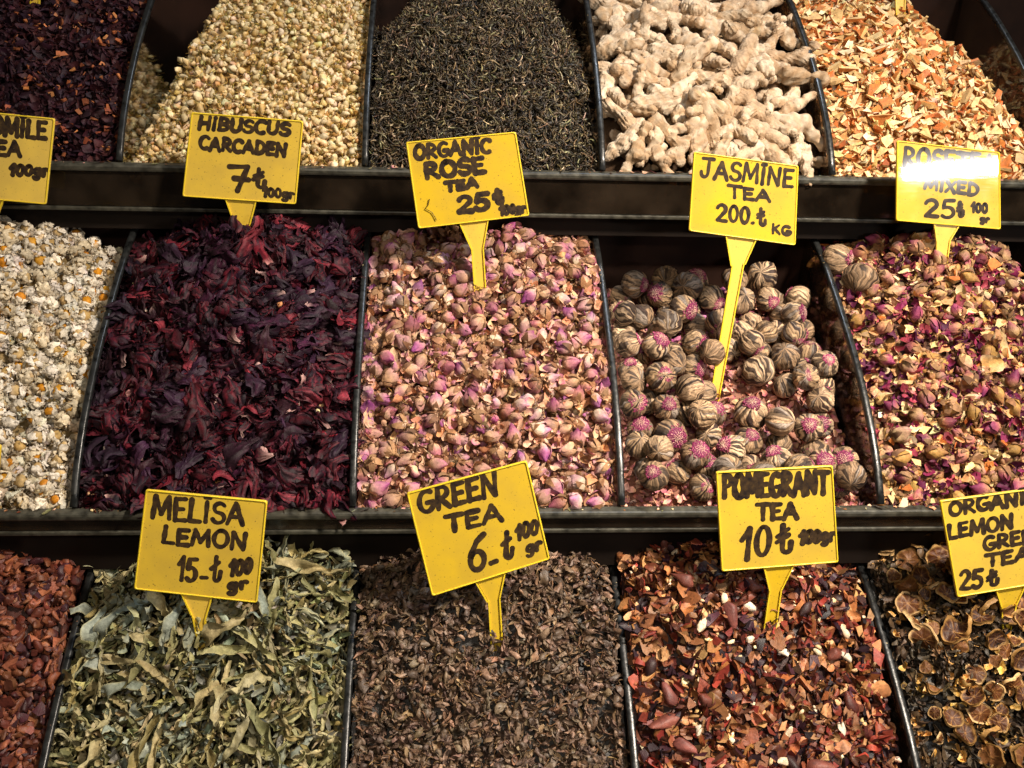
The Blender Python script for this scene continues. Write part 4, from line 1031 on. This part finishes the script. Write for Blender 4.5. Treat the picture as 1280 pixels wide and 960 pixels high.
# hand lettering, one entry per character: advance width and pen strokes in a unit-high box
G = {
 'A': (.78, [[(0, 0), (.36, 1)], [(.36, 1), (.74, 0)], [(.16, .36), (.6, .34)]]),
 'B': (.66, [[(.06, 0), (.1, 1)], [(.1, 1)] + arc(.25, .76, .3, .24, 85, -80) + [(.14, .52)], [(.14, .52)] + arc(.24, .26, .36, .26, 80, -85) + [(.04, 0)]]),
 'C': (.68, [arc(.40, .5, .36, .5, 48, 300, 20)]),
 'D': (.72, [[(.08, 0), (.1, 1)], [(.1, 1)] + arc(.16, .5, .5, .5, 80, -82, 16) + [(.06, .01)]]),
 'E': (.6, [[(.08, 0), (.06, 1)], [(.06, .98), (.52, 1)], [(.08, .52), (.44, .54)], [(.08, .02), (.56, .03)]]),
 'G': (.74, [arc(.40, .5, .36, .5, 55, 340, 20) + [(.70, .42)], [(.70, .42), (.42, .42)]]),
 'H': (.74, [[(.06, 0), (.1, 1)], [(.62, 0), (.66, 1)], [(.08, .5), (.64, .52)]]),
 'I': (.3, [[(.12, 0), (.14, 1)]]),
 'İ': (.3, [[(.12, 0), (.14, .92)], [(.04, 1.12), (.26, 1.13)]]),
 'i': (.3, [[(.12, 0), (.14, .8)], [(.14, 1.02), (.17, 1.04)]]),
 'J': (.72, [[(.08, 1), (.72, 1)], [(.46, 1), (.44, .3)] + arc(.24, .24, .2, .24, 10, -190, 10)]),
 'K': (.66, [[(.08, 0), (.1, 1)], [(.56, .95), (.12, .45)], [(.22, .52), (.6, 0)]]),
 'L': (.58, [[(.1, 1), (.06, .05)], [(.06, .03), (.54, .02)]]),
 'M': (.92, [[(.04, 0), (.14, 1)], [(.14, 1), (.44, .2)], [(.44, .2), (.78, 1)], [(.78, 1), (.84, 0)]]),
 'N': (.78, [[(.06, 0), (.08, 1)], [(.08, 1), (.62, .02)], [(.62, .02), (.66, 1)]]),
 'O': (.78, [arc(.38, .5, .34, .5, 100, 465, 24)]),
 'P': (.66, [[(.1, 0), (.1, 1)], [(.1, 1)] + arc(.22, .74, .36, .26, 88, -88, 12) + [(.12, .46)]]),
 'R': (.70, [[(.08, 0), (.1, 1)], [(.1, 1)] + arc(.22, .74, .34, .26, 88, -88, 12) + [(.12, .46)], [(.2, .46), (.64, 0)]]),
 'S': (.62, [arc(.34, .75, .26, .25, 35, 235, 12) + arc(.30, .26, .28, .26, 65, -160, 14)]),
 'T': (.70, [[(0, 1), (.70, .98)], [(.34, .98), (.34, 0)]]),
 'U': (.70, [[(.06, 1), (.07, .4)] + arc(.33, .3, .26, .3, 190, 350, 12) + [(.62, .4), (.62, 1)]]),
 'X': (.66, [[(.04, 1), (.6, 0)], [(.6, 1), (.02, 0)]]),
 '0': (.56, [arc(.28, .5, .23, .48, 100, 465, 22)]),
 '1': (.36, [[(.0, .66), (.26, 1)], [(.26, 1), (.22, 0)]]),
 '2': (.62, [arc(.28, .74, .25, .26, 165, -30, 12) + [(.06, .06)], [(.05, .04), (.60, .02)]]),
 '5': (.62, [[(.56, 1), (.14, .98)], [(.14, .98), (.10, .56)], [(.10, .56)] + arc(.28, .31, .29, .30, 105, -140, 14)]),
 '6': (.62, [[(.52, .98), (.28, .8), (.10, .45)] + arc(.31, .26, .24, .26, 170, -190, 18)]),
 '7': (.66, [[(.0, .97), (.62, .99)], [(.62, .99), (.30, 0)], [(.18, .50), (.66, .46)]]),
 'g': (.56, [arc(.26, .40, .20, .26, 30, 370, 16), [(.46, .62), (.45, -.1)] + arc(.25, -.12, .2, .24, 0, -150, 8)]),
 'r': (.44, [[(.1, 0), (.1, .62)], [(.1, .42)] + arc(.28, .40, .18, .24, 150, 45, 7)]),
 '₺': (.50, [[(.22, 1.0), (.20, .14)] + arc(.36, .16, .16, .16, 190, 330, 8) + [(.52, .34)], [(.02, .62), (.42, .84)], [(.0, .42), (.42, .62)]]),
 'ŧ': (.50, [[(.24, 1.0), (.20, .14)] + arc(.36, .16, .16, .16, 190, 330, 8) + [(.54, .34)], [(.0, .56), (.40, .74)]]),
 '-': (.44, [[(.04, .10), (.42, .12)]]),
 '.': (.2, [[(.06, .03), (.14, .04)]]),
 ' ': (.4, []),
}
def smooth_line(p, step=0.06):
    p = np.asarray(p, float)
    d = np.r_[0, np.cumsum(np.hypot(*np.diff(p, axis=0).T))]
    if d[-1] < 1e-6: return p
    n = max(3, int(d[-1] / step))
    t = np.linspace(0, d[-1], n); return np.c_[np.interp(t, d, p[:, 0]), np.interp(t, d, p[:, 1])]

def ribbon(p3, wd, up, lift, r):
    """a pen stroke: flat ribbon with round ends lying on the plate"""
    p3 = np.asarray(p3); n = len(p3)
    t = np.gradient(p3, axis=0); t /= np.maximum(np.linalg.norm(t, axis=1, keepdims=True), 1e-9)
    s = np.cross(up, t); s /= np.maximum(np.linalg.norm(s, axis=1, keepdims=True), 1e-9)
    wv = wd * 0.5 * r.uniform(0.84, 1.08) * (1 + 0.12 * np.sin(np.arange(n) * r.uniform(0.2, 0.7) + r.uniform(0, 6)) + r.normal(size=n) * 0.025)[:, None]
    A = p3 + s * wv + up * lift; B = p3 - s * wv + up * lift
    V = []; q = []
    V += list(A) + list(B); q += [(i, n + i, n + i + 1, i + 1) for i in range(n - 1)]
    for e, sg in ((0, -1), (n - 1, 1)):
        k = 6; base = len(V); cpt = p3[e] + up * lift
        ring = [cpt + s[e] * wv[e] * math.cos(math.pi * j / k) + t[e] * sg * wv[e] * math.sin(math.pi * j / k) for j in range(1, k)]
        V += ring; ids = [e] + list(range(base, base + len(ring))) + [n + e]
        q.append(tuple(ids if sg < 0 else ids[::-1]))
    return P(V, q, (0.02, 0.02, 0.02))

def plate_solid(pts, up, th):
    """closed slab from a 3-D outline (front face at the outline, thickness behind it)"""
    pts = np.asarray(pts); n = len(pts); V = np.r_[pts, pts - up * th]
    return P(V, [tuple(range(n)), tuple(range(2 * n - 1, n - 1, -1))] + [(i, n + i, n + (i + 1) % n, (i + 1) % n) for i in range(n)], (0.5, 0.4, 0.1))

def sign(hp, corners, stake, words, label, pen, off=(0, 0), sc=1.0, elev=14, yaw=0.0, foot=None, squig=None, limit=None):
    """corners TL TR BR BL, stake = shoulder L, shoulder R, neck R, foot R, foot L, neck L (photograph pixels)"""
    if foot is None:
        fx = (stake[3][0] + stake[4][0]) / 2; fy = (stake[3][1] + stake[4][1]) / 2; foot = hit_heap(fx, fy, hp)
    ylim = hp.y0 + RUN - 0.011
    e = elev
    while True:
        nrm = np.array([math.sin(math.radians(yaw)) * math.cos(math.radians(e)), -math.cos(math.radians(yaw)) * math.cos(math.radians(e)), math.sin(math.radians(e))])
        def on(px, py):
            d = ray(px, py); return CAM + d * (np.dot(foot - CAM, nrm) / np.dot(d, nrm))
        cs = [on(*c) for c in corners]
        if max(c[1] for c in cs) < ylim or e < -25: break
        e -= 1
    root = empty('price_sign', tuple(map(float, foot))); tag(root, label, 'price sign', 'yellow price signs in the tea trays')
    loc = lambda p: (p[0] - foot, p[1], p[2], p[3])
    # rounded plate outline
    out = []
    for i in range(4):
        p, a, b = cs[i], cs[i - 1], cs[(i + 1) % 4]; rd = 0.0022
        da = (a - p) / np.linalg.norm(a - p); db = (b - p) / np.linalg.norm(b - p)
        for k in range(5):
            u = k / 4; out.append(p + da * rd * (1 - u) ** 2 + db * rd * u ** 2)
    bf = Buf(); bf.proto(loc(plate_solid(out, nrm, 0.0016))); o = obj('plate', bf.mesh('plate', M_yellow, smooth=False), root); bevel(o, 0.0004, 2)
    # raised border
    cen = sum(cs) / 4; V = []; q = []; n = len(out)
    for f, z in ((0.995, 0.0), (0.993, 0.0007), (0.972, 0.0007), (0.968, -0.0001)):
        V += [cen + (p - cen) * f + nrm * z for p in out]
    for k in range(3): q += [(k * n + i, k * n + (i + 1) % n, (k + 1) * n + (i + 1) % n, (k + 1) * n + i) for i in range(n)]
    bf = Buf(); bf.proto(loc(P(V, q, (0.5, 0.4, 0.1)))); obj('raised_border', bf.mesh('raised_border', M_yellow_edge), root)
    # stake, pushed into the tea
    sp = [on(*c) - nrm * 0.0018 for c in stake]
    dn = (sp[4] - sp[5]); dn /= np.linalg.norm(dn); sp[3] = sp[3] + dn * 0.018; sp[4] = sp[4] + dn * 0.018
    up_in = (cs[0] + cs[1] - cs[2] - cs[3]); up_in /= np.linalg.norm(up_in)
    sp[0] = sp[0] + up_in * 0.004; sp[1] = sp[1] + up_in * 0.004
    bf = Buf(); bf.proto(loc(plate_solid(sp, nrm, 0.0015))); st = obj('stake', bf.mesh('stake', M_yellow, smooth=False), root); bevel(st, 0.0003, 1)
    bf = Buf()
    for chain in ((0, 5, 4), (1, 2, 3)):
        pts = [sp[i] for i in chain]; cx = sum(sp) / 6
        for a, b in zip(pts[:-1], pts[1:]):
            d = (b - a) / np.linalg.norm(b - a); s = np.cross(nrm, d); s *= np.sign(np.dot(s, (sp[0] + sp[1] + sp[3] + sp[4]) / 4 - (a + b) / 2))
            aa, bb = a - d * 0.0003, b + d * 0.0003
            quad = [aa + s * 0.0001, bb + s * 0.0001, bb + s * 0.0012, aa + s * 0.0012]
            V = [p + nrm * 0.0001 for p in quad] + [p + nrm * 0.0014 for p in quad]
            bf.proto(loc(P(V, [(0, 1, 2, 3), (4, 5, 6, 7), (0, 1, 5, 4), (1, 2, 6, 5), (2, 3, 7, 6), (3, 0, 4, 7)], (0.5, 0.4, 0.1))))
    obj('edge_rib', bf.mesh('edge_rib', M_yellow_edge, smooth=False), st)
    # lettering
    if words:
        r = np.random.default_rng(int(abs(corners[0][0]) * 7 + 3)); bf = Buf(); k = 0
        for wd in words:
            txt, (xa, ya), (xb, yb), (hx, hy) = wd[:4]; pw = wd[4] if len(wd) > 4 else pen
            adv = [G[c][0] for c in txt]; gap = 0.12; tot = sum(adv) + gap * (len(txt) - 1)
            A = np.array([xa / sc + off[0], ya / sc + off[1]]); B = np.array([xb / sc + off[0], yb / sc + off[1]]); H = np.array([hx, hy]) / sc
            hl = np.linalg.norm(H); A = A + H / hl * pw * 0.42; B = B + H / hl * pw * 0.42; H = H * (hl - pw * 0.85) / hl
            bl = (B - A) / np.linalg.norm(B - A); A = A + bl * pw * 0.3; B = B - bl * pw * 0.3
            x = 0
            for c, ad in zip(txt, adv):
                jy = r.normal() * 0.025; js = 1 + r.normal() * 0.03
                for stx in G[c][1]:
                    sl = smooth_line(stx)
                    pp = [on(*(A + (B - A) * ((x + u) / tot) + H * ((v * js + jy)))) for u, v in sl]
                    pxm = np.linalg.norm(on(corners[0][0] + 1, corners[0][1]) - cs[0])
                    bf.proto(loc(ribbon(pp, pw * pxm, nrm, 0.00006 + 0.0000025 * k, r))); k += 1
                x += ad + gap
        obj('lettering', bf.mesh('lettering', M_ink, smooth=False), root)
    if squig:
        tw = empty('tea_twig', tuple(map(float, on(*squig[0])))); p0 = on(*squig[0]); bf = Buf(); pts = np.array([on(*c) for c in squig]) + nrm * 0.0013
        V = []
        for p in pts:
            for s in range(5):
                g = s * 2 * math.pi / 5; V.append(p + (RT * math.cos(g) + nrm * math.sin(g)) * 0.00045 - p0)
        bf.proto(P(V, grid_faces(len(pts), 5, True), C('#3a2a14')))
        bpy.data.objects.remove(tw)
        o = obj('tea_twig', bf.mesh('tea_twig', M_tea)); o.location = tuple(map(float, p0)); tag(o, 'thin bent dark twig stuck on the organic rose sign', 'tea twig')
    return root

def cv(lst, off, sc): return [(x / sc + off[0], y / sc + off[1]) for x, y in lst]

sign(HP[2, -1], [(-72, 134), (69, 148), (58, 255.8), (-84, 243)], [(-38, 247), (5, 252), (-6, 278), (-10, 292), (-22, 291), (-24, 278)],
     [('CHAMOMİLE', (-490, 258), (355, 338), (10, -160)), ('TEA', (-135, 445), (165, 472), (5, -135)), ('100gr', (60, 608), (365, 612), (15, -105))],
     'yellow chamomile tea sign cut off by the frame, above the white flower heads', 6.3, (0, 120), 6.0, elev=10)
sign(HP[2, 0], [(239, 140), (379.5, 151), (370, 255.5), (227.5, 245.6)], [(278.6, 249.5), (321, 253.6), (312, 285), (309, 292), (295, 291), (290.5, 276)],
     [('HiBUSCUS', (165, 212), (915, 265), (18, -125)), ('CARCADEN', (172, 368), (890, 434), (15, -125)), ('7', (405, 715), (590, 722), (10, -235), 7.5),
      ('₺', (605, 675), (715, 682), (10, -180)), ('100gr', (688, 748), (950, 770), (4, -92), 4.6)],
     'yellow hibiscus carcaden sign priced 7, its tip in the purple flowers', 5.8, (220, 130), 6.4, elev=8)
sign(HP[2, 1], [(507, 177.5), (645, 164.6), (662, 269.7), (522.5, 286)], [(572, 279), (613, 274), (605, 311), (608, 361), (592.5, 363), (589, 313)],
     [('ORGANİC', (95, 202), (525, 162), (-5, -95)), ('ROSE', (155, 310), (500, 272), (-15, -105), 7.2), ('TEA', (265, 378), (455, 352), (-5, -68)), ('25', (330, 497), (515, 482), (0, -112), 7.5),
      ('₺', (530, 448), (590, 440), (-8, -100), 7.0), ('100gr', (562, 505), (712, 490), (0, -68), 5.2)],
     'tilted yellow organic rose tea sign priced 25, standing in the rosebuds', 6.0, (495, 155), 4.36, elev=12,
     squig=cv([(182, 408), (175, 440), (160, 460), (195, 480), (208, 500), (220, 523)], (495, 155), 4.36))
sign(HP[2, 2], [(867, 189.5), (998.5, 207), (994.4, 307), (860.5, 288.6)], [(908, 296), (946, 301), (931, 330), (902.5, 482), (890.5, 480), (915, 332)],
     [('JASMİNE', (160, 292), (975, 385), (18, -175)), ('TEA', (405, 465), (785, 508), (0, -120)), ('200', (300, 670), (600, 697), (10, -165)), ('.', (600, 690), (645, 695), (0, -120), 5),
      ('₺', (655, 703), (738, 715), (0, -165), 5.0), ('KG', (780, 775), (960, 797), (0, -95), 4.0)],
     'yellow jasmine tea sign priced 200 on a long thin stake among tea balls', 4.9, (850, 180), 6.857, elev=16)
sign(HP[2, 3], [(1120.6, 175.3), (1250, 190), (1251, 287), (1119.5, 276)], [(1167, 279.7), (1203, 282.7), (1189, 301), (1183, 325), (1170.5, 325), (1171, 303)],
     [('ROSETEA', (125, 250), (795, 305), (8, -150), 5.6), ('MİXED', (275, 405), (670, 468), (10, -100), 4.8), ('25', (275, 605), (505, 615), (10, -148)), ('₺', (512, 610), (562, 608), (0, -120)),
      ('100', (610, 575), (735, 582), (2, -85), 4.4), ('gr', (672, 640), (748, 650), (0, -60), 3.6)],
     'yellow rose mixed sign with a white lamp glare across its words', 5.2, (1105, 165), 5.65, elev=14, yaw=0)
sign(HP[3, 0], [(182, 611.5), (334.6, 626), (321.7, 753.8), (167, 736.5)], [(221.7, 742), (266.5, 747), (257, 776), (254, 790), (243, 789), (240, 774)],
     [('MELİSA', (155, 242), (725, 282), (12, -155)), ('LEMON', (218, 390), (742, 432), (14, -122)), ('15', (312, 612), (440, 622), (14, -158)), ('-', (450, 608), (505, 612), (10, -100)),
      ('ŧ', (508, 632), (580, 612), (14, -178)), ('100', (622, 590), (768, 572), (14, -118)), ('gr', (615, 680), (748, 655), (2, -85))],
     'darker yellow melisa lemon sign priced 15 above the grey green leaves', 6.6, (155, 600), 4.8, elev=12)
sign(HP[3, 1], [(507.8, 616), (658.4, 575.2), (687.7, 699), (539.7, 745.7)], [(593.3, 727), (635.4, 714.3), (625.7, 748.8), (629, 799), (613, 803), (610, 752.6)],
     [('GREEN', (108, 312), (512, 215), (-12, -128)), ('TEA', (240, 405), (532, 345), (-8, -98)), ('6', (345, 590), (450, 578), (2, -178)), ('-', (455, 565), (500, 548), (0, -80)),
      ('ŧ', (512, 540), (575, 525), (0, -148)), ('100', (585, 448), (702, 405), (-2, -92), 6.2), ('gr', (632, 510), (718, 482), (0, -72), 6.2)],
     'most tilted yellow sign, reading green tea and priced 6', 7.2, (495, 565), 3.917, elev=14)
sign(HP[3, 2], [(894.6, 589.5), (1041, 581.5), (1048.3, 703), (901.5, 714.5)], [(953.8, 710.4), (996.2, 707.2), (977.9, 739), (972.6, 779), (956, 779), (961.8, 739.7)],
     [('POMEGRANT', (72, 243), (665, 218), (0, -148), 7.8), ('TEA', (258, 362), (498, 350), (0, -104), 7.0), ('10', (168, 582), (348, 550), (10, -188), 8.4), ('₺', (365, 555), (458, 540), (2, -172), 7.4),
      ('100gr', (492, 490), (698, 472), (5, -88), 6.6)],
     'yellow pomegrant tea sign priced 10 in thick dark letters', 7.2, (885, 570), 4.36, elev=12)
sign(HP[3, 3], [(1174.3, 625.7), (1323, 606), (1344, 722), (1196, 747)], [(1244.8, 738.6), (1287, 731.5), (1272, 757), (1262, 776), (1253, 777), (1252, 760)],
     [('ORGANİC', (128, 240), (705, 148), (-5, -108)), ('LEMON', (118, 388), (550, 310), (-5, -108)), ('GREEN', (345, 458), (760, 392), (-5, -106)), ('TEA', (358, 562), (655, 508), (0, -98)),
      ('25', (192, 705), (350, 690), (5, -142)), ('₺', (366, 690), (445, 668), (0, -118))],
     'yellow organic lemon green tea sign cut off by the frame, above citrus slices', 6.0, (1160, 600), 5.05, elev=12)
sign(HP[3, -1], [(-148, 545), (2, 556), (-9, 672), (-160, 658)], [(-108, 664), (-66, 668), (-78, 720), (-80, 790), (-92, 789), (-92, 718)],
     [], 'yellow sign mostly outside the frame, its edge beside the chamomile', 6.0, elev=12)
# two signs standing higher up: only the tips of their stakes reach into view
for hpk, cx, cyy, lab in (((1, -1), 43, 5, 'yellow stake tip in the dark maroon petals, sign above the frame'), ((1, 3), 1126, 12, 'yellow stake tip in the orange peel, sign above the frame')):
    sign(HP[hpk], [(cx - 70, cyy - 165), (cx + 68, cyy - 158), (cx + 66, cyy - 52), (cx - 72, cyy - 58)], [(cx - 20, cyy - 57), (cx + 20, cyy - 55), (cx + 7, cyy - 30), (cx + 5, cyy), (cx - 6, cyy), (cx - 7, cyy - 30)],
         [], lab, 6.0, elev=6)
